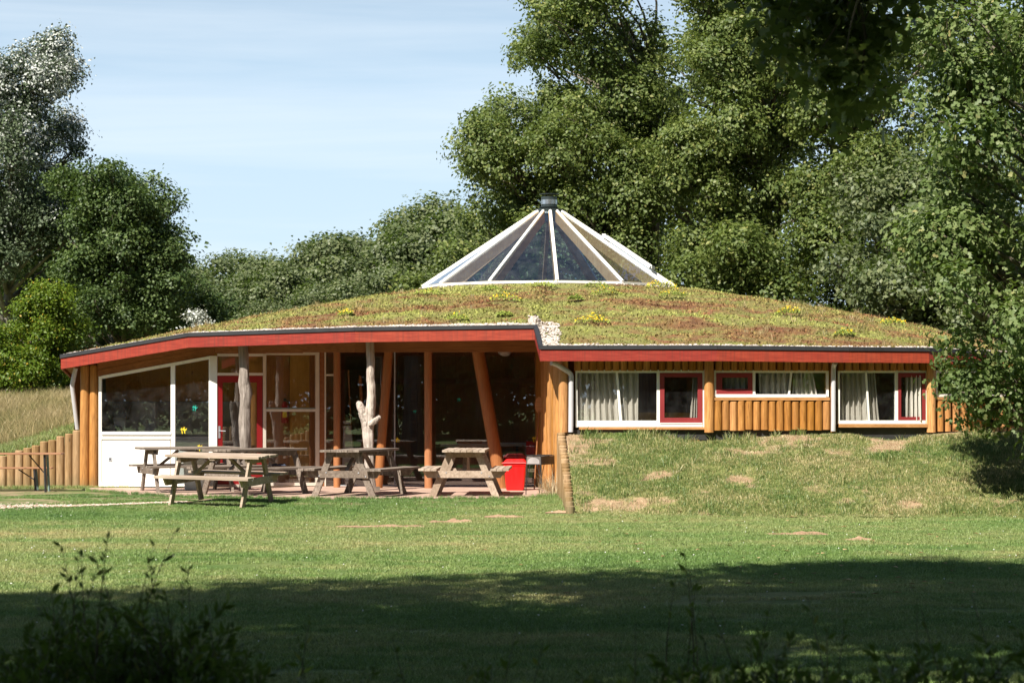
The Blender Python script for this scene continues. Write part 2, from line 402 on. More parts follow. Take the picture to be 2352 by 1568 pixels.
def m_soil(name, green=False):
    t = NT(name); n = t.noise(t.pos(), 5, 6, .65); nf = t.noise(t.pos(), 45, 4)
    c = t.ramp(t.math('ADD', t.math('MULTIPLY', n, .6), t.math('MULTIPLY', nf, .4)), [(.3, (.20, .125, .075)), (.5, (.33, .215, .135)), (.7, (.45, .32, .21))])
    if green:
        bare = t.n('ShaderNodeAttribute', {'attribute_name': 'bare'}).outputs['Fac']
        f2 = t.math('ADD', bare, t.math('MULTIPLY', t.math('SUBTRACT', t.noise(t.pos(), 6, 5, .7), .5), .9))
        gr = t.ramp(n, [(.3, (.07, .11, .03)), (.55, (.19, .20, .07)), (.75, (.36, .29, .15))])
        c = t.mix(t.ramp(f2, [(.40, (0, 0, 0)), (.80, (.9,) * 3)]), gr, c)
    return t.done(t.pbr(c, .95, t.bump(t.math('ADD', n, t.math('MULTIPLY', nf, .4)), .9, .03), spec=.1))
M_SOIL = m_soil('bare_soil'); M_BANK = m_soil('bank_soil', True)

# ------------------------------------------------------------------ ground
def lawn_z(x, y):
    t = np.clip((37.6 - y) / 3.6, 0, 1); t = t * t * (3 - 2 * t)
    return -.15 * t + (vnoise(x, y, .45, 3) - .5) * .05 * np.clip(t * 3, 0, 1)

def grid_mesh(name, xs, ys, zf, m, attr=None, smooth=True):
    X, Y = np.meshgrid(xs, ys); Z = zf(X, Y)
    V = np.stack([X.ravel(), Y.ravel(), Z.ravel()], 1); nx, ny = len(xs), len(ys)
    i = np.arange((ny - 1) * (nx - 1)); r = i // (nx - 1); c = i % (nx - 1); a = r * nx + c
    me = np_mesh(name, V, 4, np.stack([a, a + 1, a + nx + 1, a + nx], 1), m, smooth)
    if attr:
        for k, fn in attr.items():
            at_ = me.attributes.new(k, 'FLOAT', 'POINT'); at_.data.foreach_set('value', fn(X, Y).ravel().astype(np.float32))
    return me
xs = np.concatenate([[-400, -150, -80, -40, -25], np.arange(-16, 16.1, .25), [25, 40, 80, 150, 400]])
ys = np.concatenate([[-300, -100, -50, -25, -10, 0, 5], np.arange(8, 46, .25), [50, 60, 80, 110, 160, 300, 900]])
tag(link('ground', grid_mesh('ground', xs, ys, lawn_z, M_LAWN)), kind='structure')

# grass: three tufts on points, all inside one object (geometry nodes put the tufts on its loose points)
def tuft(rnd, nb, h, spread, wd, lean):
    V = []; Fc = []
    for i in range(nb):
        a = rnd.uniform(0, 6.28); r = spread * math.sqrt(rnd.random()); x, y = r * math.cos(a), r * math.sin(a)
        b = rnd.uniform(0, 6.28); hh = h * rnd.uniform(.5, 1.1); ln = lean * hh * rnd.uniform(.2, 1.2); q = rnd.uniform(0, 6.28)
        dx, dy = math.cos(b) * wd / 2, math.sin(b) * wd / 2; lx, ly = math.cos(q) * ln, math.sin(q) * ln
        k = len(V)
        V += [(x - dx, y - dy, -.01), (x + dx, y + dy, -.01), (x + dx * .8 + lx * .35, y + dy * .8 + ly * .35, hh * .6), (x - dx * .8 + lx * .35, y - dy * .8 + ly * .35, hh * .6), (x + lx, y + ly, hh)]
        Fc += [(k, k + 1, k + 2), (k, k + 2, k + 3), (k + 3, k + 2, k + 4)]
    return V, Fc

def grass_nodes():
    g = bpy.data.node_groups.new('tufts_on_points', 'GeometryNodeTree')
    g.interface.new_socket('Geometry', in_out='INPUT', socket_type='NodeSocketGeometry')
    g.interface.new_socket('Geometry', in_out='OUTPUT', socket_type='NodeSocketGeometry')
    N = g.nodes.new; Lk = g.links.new
    gi = N('NodeGroupInput'); go = N('NodeGroupOutput')
    def attr(nm, ty):
        a = N('GeometryNodeInputNamedAttribute'); a.data_type = ty; a.inputs['Name'].default_value = nm; return a.outputs['Attribute']
    var = attr('variant', 'INT')
    def sep(v):
        c = N('FunctionNodeCompare'); c.data_type = 'INT'; c.operation = 'EQUAL'
        si = [i for i in c.inputs if i.type == 'INT']; Lk(var, si[0]); si[1].default_value = v
        s = N('GeometryNodeSeparateGeometry'); s.domain = 'POINT'; Lk(gi.outputs[0], s.inputs[0]); Lk(c.outputs[0], s.inputs[1]); return s.outputs[0]
    jn = N('GeometryNodeJoinGeometry')
    for v in (3, 2, 1):
        ti = N('GeometryNodeGeometryToInstance'); Lk(sep(v), ti.inputs[0]); Lk(ti.outputs[0], jn.inputs[0])
    ip = N('GeometryNodeInstanceOnPoints'); Lk(sep(0), ip.inputs['Points']); Lk(jn.outputs[0], ip.inputs['Instance'])
    ip.inputs['Pick Instance'].default_value = True
    Lk(attr('pick', 'INT'), ip.inputs['Instance Index']); Lk(attr('sc', 'FLOAT'), ip.inputs['Scale'])
    cx = N('ShaderNodeCombineXYZ'); Lk(attr('rz', 'FLOAT'), cx.inputs[2])
    Lk(cx.outputs[0], ip.inputs['Rotation']); Lk(ip.outputs[0], go.inputs[0])
    return g
GN = grass_nodes()
def grass_object(name, P, tufts, m, sc=(.7, 1.3), parent=None, seed=1):
    """P: (n,3) points; tufts: three (verts, faces)"""
    V = []; Fc = []; var = []
    for k, (tv, tf) in enumerate(tufts):
        b = len(V); V += tv; Fc += [tuple(b + i for i in f) for f in tf]; var += [k + 1] * len(tv)
    nt_ = len(V); r = np.random.default_rng(seed); n = len(P)
    me = bpy.data.meshes.new(name); allv = np.concatenate([np.array(V), P]).astype(np.float32)
    me.vertices.add(len(allv)); me.vertices.foreach_set('co', allv.ravel())
    idx = np.array(Fc, np.int32).ravel(); me.loops.add(len(idx)); me.loops.foreach_set('vertex_index', idx)
    me.polygons.add(len(Fc)); me.polygons.foreach_set('loop_start', np.arange(0, len(idx), 3, dtype=np.int32)); me.polygons.foreach_set('loop_total', np.full(len(Fc), 3, np.int32))
    def A(nm, ty, arr): a = me.attributes.new(nm, ty, 'POINT'); a.data.foreach_set('value', arr)
    A('variant', 'INT', np.concatenate([np.array(var), np.zeros(n)]).astype(np.int32))
    A('pick', 'INT', np.concatenate([np.zeros(nt_), r.integers(0, 3, n)]).astype(np.int32))
    s_ = r.uniform(*sc, n) if isinstance(sc, tuple) else sc
    A('sc', 'FLOAT', np.concatenate([np.ones(nt_), s_]).astype(np.float32))
    A('rz', 'FLOAT', np.concatenate([np.zeros(nt_), r.uniform(0, 6.28, n)]).astype(np.float32))
    me.materials.append(m); me.update(calc_edges=True)
    o = link(name, me, parent); md = o.modifiers.new('tufts', 'NODES'); md.node_group = GN
    return tag(o, kind='stuff')

rr = random.Random(5)
T_LAWN = [tuft(rr, 20, .030, .09, .0055, 1.0) for _ in range(3)]
T_LONG = [tuft(rr, 14, .16, .08, .009, .9) for _ in range(3)]
T_DRY = [tuft(rr, 16, .34, .13, .008, .6) for _ in range(3)]

# terrace outline: front edge of the slab by X
def terrace_front(x):
    return np.interp(x, [-8.2, -7.6, -5.9, -3.2, 0, .55, .9], [43.2, 41.3, 39.1, 38.0, 38.2, 39.0, 39.5])
def in_terrace(x, y): return (x > -7.9) & (x < .72) & (y > terrace_front(x))
# strip of pale gravel on the lawn
def gravel_y(x): return 36.2 + (x + 8.4) * .28 + .12 * np.sin(x * 2.1)

r_ = np.random.default_rng(11)
def rand_lawn(n, y0, y1, wfun):
    y = r_.uniform(y0, y1, n); x = r_.uniform(-1, 1, n) * wfun(y); return x, y
x, y = rand_lawn(80000, 12, 39.8, lambda y: y * .232 + .7)
keep = ~in_terrace(x, y) & ~((x > .9) & (y > 35.15 + .25 * vnoise(x, y, .8, 4)))
gx = np.abs(y - gravel_y(x)); keep &= ~((gx < .13 + .16 * vnoise(x, y, 1.5, 9)) & (x < -5.0))
for a0, a1, py_, wy_ in ((770, 985, 1210, .16), (985, 1085, 1199, .22), (1112, 1205, 1191, .14), (1252, 1345, 1186, .13), (1752, 1905, 1226, .15), (1935, 2005, 1238, .16)):
    d_ = (EYE + .15) * F / (py_ - 912); xa, xb = (a0 - 1176) / F * d_, (a1 - 1176) / F * d_
    keep &= ~((np.abs(x - (xa + xb) / 2) < (xb - xa) / 2 * .98) & (y < d_ + wy_ * .8) & (y > d_ - wy_ - .35 * (r_.random(len(x)) > .25)))
keep &= ~((x < -4.9) & (y > 36.9) & (vnoise(x * .6, y, 1.6, 23) > .50 - .25 * r_.random(len(x)) * 0))
keep &= ~((vnoise(x, y, .9, 21) > .72) & (vnoise(x, y, 3, 22) > .45))
x, y = x[keep], y[keep]
grass_object('lawn_grass', np.stack([x, y, lawn_z(x, y)], 1), T_LAWN, M_BLADE, sc=(.6, 1.25) )
bpy.data.objects['lawn_grass']['label'] = 'short mown grass of the lawn in front of the terrace'
xw, yw = rand_lawn(900, 15, 37.5, lambda y: y * .23); kw_ = vnoise(xw, yw, .7, 81) > .5; xw, yw = xw[kw_], yw[kw_]
o = grass_object('lawn_tufts', np.stack([xw, yw, lawn_z(xw, yw)], 1), T_LONG, M_BLADE, sc=(.28, .55), seed=12); o['label'] = 'coarser grass tufts standing out of the mown lawn'
# grass between the left log wall and the gravel, rough
x = r_.uniform(-10.6, -7.7, 900); y = r_.uniform(39, 42.85, 900)

# ---- right bank (earth piled against the right wing)
WALL_X0, WALL_X1 = .86, .92
def bank_z(x, y):
    yt = 39.15 + .12 * vnoise(x, x * 0, .7, 6)                   # where the slope levels out
    yb = 35.35 - .25 * vnoise(x, x * 0, .3, 8) + .0 * x
    t = np.clip((y - yb) / (yt - yb), 0, 1)
    h = 1.14 * (t ** .92)
    top = np.clip((t - .97) / .03, 0, 1)
    hol = -.12 * np.exp(-((x - 3.3) / .8) ** 2) * t ** 8 - .12 * np.exp(-((x - 6.6) / .6) ** 2) * t ** 8
    return -.12 + h * 1.0 + hol + (vnoise(x, y, 1.1, 5) - .5) * .16 * np.clip(t * 4, 0, 1) * np.clip((1.15 - t) * 4, 0, 1) + (vnoise(x, y, 4.5, 7) - .5) * .05 + .03 * t
def bank_bare(x, y):
    n = vnoise(x, y, 1.5, 15, 4); s = np.clip((y - 35.3) / 3.9, 0, 1)
    return np.clip((n - .53) * 4.5 + .30 * np.clip((s - .82) * 6, 0, 1) + .12 * np.exp(-((s - .12) / .1) ** 2) + .35 * np.exp(-((x - 1.1) / .35) ** 2) + .15, 0, 1)
bx = np.concatenate([np.arange(.93, 13, .09), np.arange(13, 30, 1.0)]); by = np.concatenate([np.arange(34.9, 39.8, .07), np.arange(40, 62, 1.0)])
tag(link('grass_bank', grid_mesh('grass_bank', bx, by, bank_z, M_BANK, {'bare': bank_bare})), kind='structure')
x = r_.uniform(.98, 11.5, 26000); y = r_.uniform(35.0, 39.75, 26000)
k = r_.uniform(0, 1, 26000) > bank_bare(x, y) * 1.05 * (.6 + .8 * vnoise(x, y, 7, 33)); x, y = x[k], y[k]
k = ~((y > 39.35)); x, y = x[k], y[k]
g_ = grass_object('bank_grass', np.stack([x, y, bank_z(x, y)], 1), T_LAWN, M_BANKBL, sc=(.6, 1.5), seed=3)
g_['label'] = 'patchy grass on the sandy bank below the right windows'
x = r_.uniform(1.0, 11, 620); y = np.where(r_.random(620) < .45, r_.uniform(39.0, 39.35, 620), r_.uniform(35.1, 39, 620))
k = vnoise(x, y, 2.2, 31) > .52; x, y = x[k], y[k]
g_ = grass_object('long_bank_grass', np.stack([x, y, bank_z(x, y)], 1), T_LONG, M_BANKBL, sc=(.5, 1.2), seed=4)
g_['label'] = 'longer tufts standing along the top of the bank'

x = r_.uniform(.98, 11.5, 9000); y = r_.uniform(35.1, 39.3, 9000); k = bank_bare(x, y) * (.5 + vnoise(x, y, 5, 44)) > r_.uniform(.15, .9, 9000); x, y = x[k], y[k]
g_ = grass_object('straw_bank_grass', np.stack([x, y, bank_z(x, y)], 1), T_LAWN, M_STRAW, sc=(.35, 1.2), seed=14)
g_['label'] = 'short bleached grass around the bare sandy patches of the bank'

# ---- left bank behind the low log wall
def lwall_top(x): return np.interp(x, [-13, -9.6, -7.95], [-.3, .60, 1.14])
def lbank_z(x, y):
    base = lwall_top(np.minimum(x, -7.9)) - .03
    t = np.clip((y - 43.1) / 9.5, 0, 1); top = 1.66 + .035 * (x + 9)
    return base * (1 - t ** .8) + top * t ** .8 + (vnoise(x, y, .8, 13) - .5) * .14 * np.clip(t * 5, 0, 1)
tag(link('grass_hill', grid_mesh('grass_hill', np.concatenate([[-60, -40, -25, -18], np.arange(-14, -7.5, .2)]), np.concatenate([np.arange(43.08, 53, .2), [55, 60, 80]]), lbank_z, M_BANK, {'bare': lambda X, Y: X * 0 + .25})), kind='structure')
x = r_.uniform(-12, -7.7, 9000); y = 43.15 + 9.6 * r_.random(9000) ** .85
n_ = vnoise(x, y, .5, 41); s_ = np.where(y < 43.9 + (x + 10) * .35, .45, 1.0) * r_.uniform(.6, 1.15, len(x))
g_ = grass_object('dry_grass', np.stack([x, y, lbank_z(x, y)], 1), T_DRY, M_DRYBL, sc=s_, seed=6)
g_['label'] = 'tall dry grass on the slope behind the left log wall'
x = r_.uniform(-12, -7.9, 1800); y = 43.15 + 1.1 * r_.random(1800)
g_ = grass_object('green_edge_grass', np.stack([x, y, lbank_z(x, y)], 1), T_LONG, M_BLADE, sc=(.6, 1.1), seed=7)
g_['label'] = 'greener grass growing just behind the left log wall'

# ---- terrace slab
def m_terrace():
    t = NT('terrace_concrete'); n = t.noise(t.pos(), 2.2, 6, .65); f = t.noise(t.pos(), 60, 4)
    c = t.ramp(n, [(.3, (.33, .22, .17)), (.55, (.45, .31, .25)), (.75, (.54, .40, .33))])
    d = t.noise(t.pos((1, 1, 1)), .9, 5, .7)
    c = t.mix(t.ramp(d, [(.5, (0, 0, 0)), (.72, (.5,) * 3)]), c, (.30, .24, .15))
    return t.done(t.pbr(c, .9, t.bump(t.math('ADD', n, f), .3, .006), spec=.15))
M_TERR = m_terrace()
txs = np.linspace(-7.85, .75, 60); fr = [(x_, float(terrace_front(x_)) + .05 * math.sin(x_ * 5) + .03 * math.sin(x_ * 13)) for x_ in txs]
mb = MB(); mb.prism([(a, b, -.06) for a, b in fr] + [(.95, 39.7, -.06), (.95, 43.6, -.06), (-7.85, 43.6, -.06)], (0, 0, .08))
tag(mb.build('terrace', M_TERR), kind='structure')
# rough grass along walls and slab edge
x = r_.uniform(-8.4, .9, 2600); y = terrace_front(x) - .02 - np.abs(r_.normal(0, .05, 2600))
x2 = np.concatenate([r_.uniform(-12, -7.9, 700), r_.uniform(-7.9, -5.9, 160)]); y2 = np.concatenate([42.72 - np.abs(r_.normal(0, .16, 700)), 42.6 - np.abs(r_.normal(0, .07, 160))])
x3 = r_.uniform(.45, .85, 260); y3 = r_.uniform(36.2, 39.5, 260); k = x3 > .85 - (y3 - 35.4) * .12; x3, y3 = x3[k], y3[k]
k = r_.random(len(x)) < .35; x, y = x[k], y[k]
X = np.concatenate([x, x2, x3]); Y = np.concatenate([y, y2, y3])
g_ = grass_object('edge_grass', np.stack([X, Y, lawn_z(X, Y) + .01], 1), T_LONG, M_BLADE, sc=(.18, .5), seed=8)
g_['label'] = 'uncut grass along the terrace edge and the log wall feet'
# straw coloured long stalks beside the barbecue
T_STALK = [tuft(rr, 7, .50, .07, .006, .9) for _ in range(3)]
x = r_.normal(.66, .12, 26); y = r_.normal(39.3, .35, 26)
g_ = grass_object('straw_grass', np.stack([np.minimum(x, .82), y, y * 0], 1), T_STALK, M_STRAW, sc=(.5, 1.1), seed=9)
g_['label'] = 'long bleached grass stalks around the barbecue legs'

# clover flowers on the lawn
def ico(r, c, sq=1):
    t = (1 + 5 ** .5) / 2; v = np.array([(-1, t, 0), (1, t, 0), (-1, -t, 0), (1, -t, 0), (0, -1, t), (0, 1, t), (0, -1, -t), (0, 1, -t), (t, 0, -1), (t, 0, 1), (-t, 0, -1), (-t, 0, 1)]) / 1.902
    f = np.array([(0, 11, 5), (0, 5, 1), (0, 1, 7), (0, 7, 10), (0, 10, 11), (1, 5, 9), (5, 11, 4), (11, 10, 2), (10, 7, 6), (7, 1, 8), (3, 9, 4), (3, 4, 2), (3, 2, 6), (3, 6, 8), (3, 8, 9), (4, 9, 5), (2, 4, 11), (6, 2, 10), (8, 6, 7), (9, 8, 1)])
    return v, f
IV, IF = ico(1, 0)
def pebbles(name, P, size, m, parent=None, flat=.6, seed=2):
    r = np.random.default_rng(seed); n = len(P)
    s = r.uniform(.6, 1.3, (n, 1, 3)) * size * np.array([1, 1, flat]); V = IV[None] * s * r.uniform(.85, 1.15, (n, 12, 1))
    a = r.uniform(0, 6.28, n); c, s2 = np.cos(a)[:, None], np.sin(a)[:, None]
    X = V[..., 0] * c - V[..., 1] * s2; Y = V[..., 0] * s2 + V[..., 1] * c
    V = np.stack([X, Y, V[..., 2]], -1) + P[:, None]
    idx = (IF[None] + np.arange(n)[:, None, None] * 12)
    o = link(name, np_mesh(name, V.reshape(-1, 3), 3, idx, m, True), parent)
    return tag(o, kind='stuff')
def m_peb(name, cols):
    t = NT(name); g = t.n('ShaderNodeNewGeometry').outputs['Random Per Island']
    return t.done(t.pbr(t.ramp(g, cols), .8, None, spec=.2))
M_PEB = m_peb('pale_gravel', [(0, (.22, .17, .14)), (.4, (.42, .36, .31)), (1, (.62, .57, .52))])
M_PATHP = m_peb('path_gravel', [(0, (.30, .22, .16)), (.5, (.46, .37, .29)), (1, (.66, .58, .50))])
M_CLOV = m_peb('clover_white', [(0, (.6, .6, .55)), (1, (.8, .8, .76))])
x, y = rand_lawn(120, 17, 36.5, lambda y: y * .23)
o = pebbles('clover_flowers', np.stack([x, y, lawn_z(x, y) + .045], 1), .0085, M_CLOV, flat=.8)
o['label'] = 'tiny white clover heads dotted over the lawn'
x = r_.uniform(-8.9, -5.3, 1300); sp = .06 + .22 * np.exp(-((x + 8.0) / .5) ** 2); y = gravel_y(x) + r_.normal(0, 1, 1300) * sp
o = pebbles('path_gravel', np.stack([x, y, lawn_z(x, y) + .008], 1), .017, M_PATHP, seed=5)
o['label'] = 'thin line of pale gravel trodden into the lawn'
mb = MB(); gxs = np.linspace(-9.4, -5.2, 40)
gb = [(x_, float(gravel_y(x_)) - .12 - .08 * math.sin(x_ * 6)) for x_ in gxs]; gt = [(x_, float(gravel_y(x_)) + .14 + .1 * math.sin(x_ * 4)) for x_ in gxs]
vs = [(a, b, float(lawn_z(a, b)) + .006) for a, b in gb] + [(a, b, float(lawn_z(a, b)) + .006) for a, b in gt]
mb.add(vs, [(i, i + 1, 40 + i + 1, 40 + i) for i in range(39)])
tag(mb.build('gravel_path', M_SOIL), kind='structure')

# mounds of dug sand on the lawn
MOUNDS = []
def mound(px0, px1, py, wy, h, label, seed):
    d = (EYE + .15) * F / (py - 912); a = at(px0, py, d); b = at(px1, py, d); L_ = (b.x - a.x); cx = (a.x + b.x) / 2
    n = 90; xs_ = np.linspace(-L_ / 2, L_ / 2, n); ys_ = np.linspace(-wy, wy, 24)
    def zf(X, Y):
        m = np.clip(1 - (X / (L_ / 2)) ** 2, 0, 1) * np.clip(1 - (Y / wy) ** 2, 0, 1)
        nn = vnoise(X + seed * 3, Y, 5, seed, 4); n2 = vnoise(X + seed, Y, 22, seed + 3, 2); return m ** .6 * h * (np.clip(nn - .30, 0, 1) * 1.5 + (n2 - .5) * .35) - .004
    me = grid_mesh('sand_mound', xs_, ys_, zf, M_SOIL)
    o = link('sand_mound', me, loc=(cx, d, float(lawn_z(np.array(cx), np.array(d))) + .006))
    MOUNDS.append((cx, d, L_ / 2, wy))
    tag(o, label, 'sand mound', 'mounds of dug sand on the lawn')
mound(770, 985, 1210, .16, .045, 'long low ridge of reddish sand left of the lumpy heap', 1)
mound(985, 1085, 1199, .22, .085, 'lumpy sand heap at the right end of the long sandy ridge', 2)
mound(1112, 1205, 1191, .14, .06, 'small sand heap on the lawn in front of the red bin', 3)
mound(1252, 1345, 1186, .13, .05, 'sand heap on the lawn at the foot of the log wall end', 4)
mound(1752, 1905, 1226, .15, .05, 'long thin sand heap on the lawn below the middle of the bank', 5)
mound(1935, 2005, 1238, .16, .06, 'short oval sand heap on the lawn, the one furthest to the right', 6)

# a few fallen leaves lying on the grass
x = r_.normal(4.6, 2.2, 150); y = r_.uniform(21, 36, 150)
V = []; 
for a, b in zip(x, y):
    z_ = float(lawn_z(np.array(a), np.array(b))) + .035; q_ = r_.uniform(0, 6.28); s_ = r_.uniform(.03, .06); c_, d_ = math.cos(q_) * s_, math.sin(q_) * s_
    V += [(a - c_, b - d_, z_), (a + d_ * .6, b - c_ * .6, z_ + .01), (a + c_, b + d_, z_ + .004), (a - d_ * .6, b + c_ * .6, z_ + .012)]
M_FALL = m_peb('fallen_leaf', [(0, (.16, .09, .04)), (.6, (.34, .20, .09)), (1, (.50, .38, .20))])
o = tag(link('fallen_leaves', np_mesh('fallen_leaves', V, 4, np.arange(len(V)), M_FALL)), kind='stuff'); o['label'] = 'scattered brown fallen leaves on the lawn'

# ------------------------------------------------------------------ house
HC = Vector((.81, 49.5, 0))
house = empty('round_house', HC, label='round timber house with planted roof, red eaves boards and glass peak', cat='house')
house['_w'] = 1
OFF = tuple(-c for c in HC)
# roof edge (top of the black trim), anticlockwise from the front left corner
RB = [at(140, 815.5, 42.5), at(433, 765.5, 41.65), at(816, 752.5, 40.75), at(1228, 747, 40.4), at(1240.5, 794.5, 39.2), at(1647, 794.5, 39.2),
      at(1950, 798, 39.5), at(2134, 799.5, 39.9), Vector((8.8, 41.0, 2.5)), Vector((10.0, 43.0, 2.48)), Vector((11, 46, 2.46)), Vector((11.2, 50, 2.4)),
      Vector((9.7, 54.2, 2.4)), Vector((6, 57.6, 2.4)), Vector((.8, 59, 2.4)), Vector((-5, 57.4, 2.4)), Vector((-8.2, 54, 2.35)), Vector((-9.2, 50, 2.3)), Vector((-8.9, 46, 2.35))]
NF = 8
SKR, SKZ = 2.72, 4.10
RBa = np.array([tuple(p) for p in RB])
ang = np.unwrap(np.arctan2(RBa[:, 1] - HC.y, RBa[:, 0] - HC.x)); 
def rim(theta):
    """radius and height of the roof edge in direction theta (array)"""
    th = (theta - ang[0]) % (2 * math.pi); a = ang - ang[0]; a2 = np.append(a, 2 * math.pi)
    P = np.vstack([RBa, RBa[:1]]); i = np.clip(np.searchsorted(a2, th, side='right') - 1, 0, len(RBa) - 1)
    p, q = P[i], P[i + 1]; dx, dy = np.cos(theta), np.sin(theta)
    ex, ey = q[..., 0] - p[..., 0], q[..., 1] - p[..., 1]; wx, wy = p[..., 0] - HC.x, p[..., 1] - HC.y
    den = dx * ey - dy * ex; r = (wx * ey - wy * ex) / den; s = (wx * dy - wy * dx) / den
    return r, p[..., 2] + (q[..., 2] - p[..., 2]) * s
def bulge(th): return .12 + .05 * np.tanh(3 * np.cos(th) + .6)
def roof_z(x, y):
    th = np.arctan2(y - HC.y, x - HC.x); r = np.hypot(x - HC.x, y - HC.y); rb, zb = rim(th)
    t = np.clip((r - SKR) / (rb - SKR), 0, 1)
    return SKZ - .06 + (zb - SKZ + .06) * t + bulge(th) * np.sin(math.pi * t) , t, rb - r
# ring angles: even steps plus the exact corners
thl = []
for i in range(len(RB)):
    a0 = ang[i]; a1 = ang[i + 1] if i + 1 < len(RB) else ang[0] + 2 * math.pi
    k = max(2, int((a1 - a0) / .018)); thl += list(np.linspace(a0, a1, k, endpoint=False))
thl = np.array(thl); rb_, zb_ = rim(thl + 1e-7); nT = len(thl); nR = 60
tt = np.linspace(0, 1, nR)
Rr = SKR - .02 + (rb_[None] - SKR + .02) * tt[:, None]; Xr = HC.x + Rr * np.cos(thl)[None]; Yr = HC.y + Rr * np.sin(thl)[None]
Zr = SKZ - .06 + (zb_[None] - SKZ + .06) * tt[:, None] + bulge(thl)[None] * np.sin(math.pi * tt)[:, None]
nzz = (vnoise(Xr, Yr, 1.2, 51, 4) - .5) * .13 + (vnoise(Xr, Yr, 6, 52) - .5) * .05
Zt = Zr + nzz * np.clip((1 - tt)[:, None] * 12, 0, 1) * np.clip(tt[:, None] * 12, 0, 1) - .012
def ring_mesh(name, Z, m, flip=False):
    V = np.stack([Xr.ravel(), Yr.ravel(), Z.ravel()], 1); i = np.arange((nR - 1) * nT); r = i // nT; c = i % nT; c2 = (c + 1) % nT
    q = np.stack([r * nT + c, (r + 1) * nT + c, (r + 1) * nT + c2, r * nT + c2], 1)
    if flip: q = q[:, ::-1]
    return np_mesh(name, V, 4, q, m, True)
def sedum_colour(t):
    P = t.pos((.55, 1, 1)); a = t.noise(P, .9, 6, .65, .4); b = t.noise(t.pos((.7, 1, 1)), 3.8, 5, .6); c_ = t.noise(t.pos((.6, 1, 1), ), 1.7, 4, .6, 1.0)
    c = t.ramp(t.math('ADD', t.math('MULTIPLY', a, .7), t.math('MULTIPLY', b, .3)), [(.36, (.13, .06, .03)), (.41, (.23, .12, .055)), (.47, (.25, .19, .07)), (.53, (.24, .25, .075)), (.64, (.34, .35, .095))])
    return t.mix(t.ramp(c_, [(.56, (0, 0, 0)), (.68, (.75,) * 3)]), c, (.27, .09, .06))
def m_sedum(name, blade):
    t = NT(name); c = sedum_colour(t); f = t.noise(t.pos(), 26, 5, .7)
    if blade:
        g = t.n('ShaderNodeNewGeometry').outputs['Random Per Island']
        c = t.n('ShaderNodeHueSaturation', Color=c, Value=t.math('ADD', t.math('MULTIPLY', g, .8), .75)).outputs[0]
    else: c = t.mix(t.ramp(f, [(.35, (.6,) * 3), (.65, (0, 0, 0))]), c, (.07, .045, .03))
    return t.done(t.pbr(c, .8, t.bump(f, .9, .04), spec=.15))
M_SEDB = m_sedum('roof_planting', False); M_SEDL = m_sedum('sedum_leaf', True)
link('roof', ring_mesh('roof', Zt, M_SEDB), house, OFF)
link('soffit', ring_mesh('soffit', Zr - .20, M_PINE, True), house, OFF)

# sedum cover: very many tiny upright leaf triangles
def roof_pts(n, seed, front=True, margin=0.0):
    r = np.random.default_rng(seed); th = r.uniform(-math.pi - .25, .25, n) if front else r.uniform(0, 6.283, n)
    rb, zb = rim(th); u = np.sqrt(r.random(n)); rad = SKR + .05 + (rb - SKR - .05 - margin) * u
    x = HC.x + rad * np.cos(th); y = HC.y + rad * np.sin(th); z, t, e = roof_z(x, y)
    z = z + ((vnoise(x, y, 1.2, 51, 4) - .5) * .13 + (vnoise(x, y, 6, 52) - .5) * .05) * np.clip((1 - t) * 12, 0, 1) * np.clip(t * 12, 0, 1) - .012
    return x, y, z, t, e, r
def edge_strip(x, y, e, t):
    """True where the pale gravel margin lies"""
    n = vnoise(x, y, 2.2, 61); m = e < (.17 + .16 * (n - .4)) * np.where(x > 1.5, .6, 1)
    notch = (x > .3) & (x < .64 + .32 * n) & (y < 41.2) & (y > 39.1)
    ring = (t * 8 < .25 + .5 * (n - .45))
    return m | notch | ring
x, y, z, t, e, r = roof_pts(90000, 71)
k = ~edge_strip(x, y, e, t) | (r.random(len(x)) < .06); k &= r.random(len(x)) < .35 + 1.1 * (vnoise(x, y, 3.5, 75) - .2); x, y, z = x[k], y[k], z[k]; n = len(x)
hgt = .02 + .05 * np.clip(vnoise(x, y, 2.5, 72) - .3, 0, 1) * r.uniform(.4, 1.6, n); a = r.uniform(0, 3.14, n); wd = r.uniform(.012, .03, n)
V = np.empty((n, 3, 3)); V[:, 0] = np.stack([x - np.cos(a) * wd, y - np.sin(a) * wd, z - .01], 1); V[:, 1] = np.stack([x + np.cos(a) * wd, y + np.sin(a) * wd, z - .01], 1)
V[:, 2] = np.stack([x + r.normal(0, .02, n), y + r.normal(0, .02, n), z + hgt], 1)
tag(link('sedum', np_mesh('sedum', V.reshape(-1, 3), 3, np.arange(n * 3), M_SEDL), house, OFF), kind='stuff')
x, y, z, t, e, r = roof_pts(150000, 73); k = edge_strip(x, y, e, t) & (e > .015); x, y, z = x[k][:9000], y[k][:9000], z[k][:9000]
o = pebbles('gravel', np.stack([x, y, z + .012], 1), .024, M_PEB, house, seed=9); o.location = OFF
# fine standing weeds on the roof, mainly right and left ends
x, y, z, t, e, r = roof_pts(1500, 77); k = (vnoise(x, y, .8, 78) > .5) & (e > .3) & ((x > 4) | (r.random(len(x)) < .15)); x, y, z = x[k], y[k], z[k]
o = grass_object('roof_grass', np.stack([x, y, z], 1), T_LONG, M_DRYBL, sc=(.35, 1.0), parent=house, seed=10); o.location = OFF

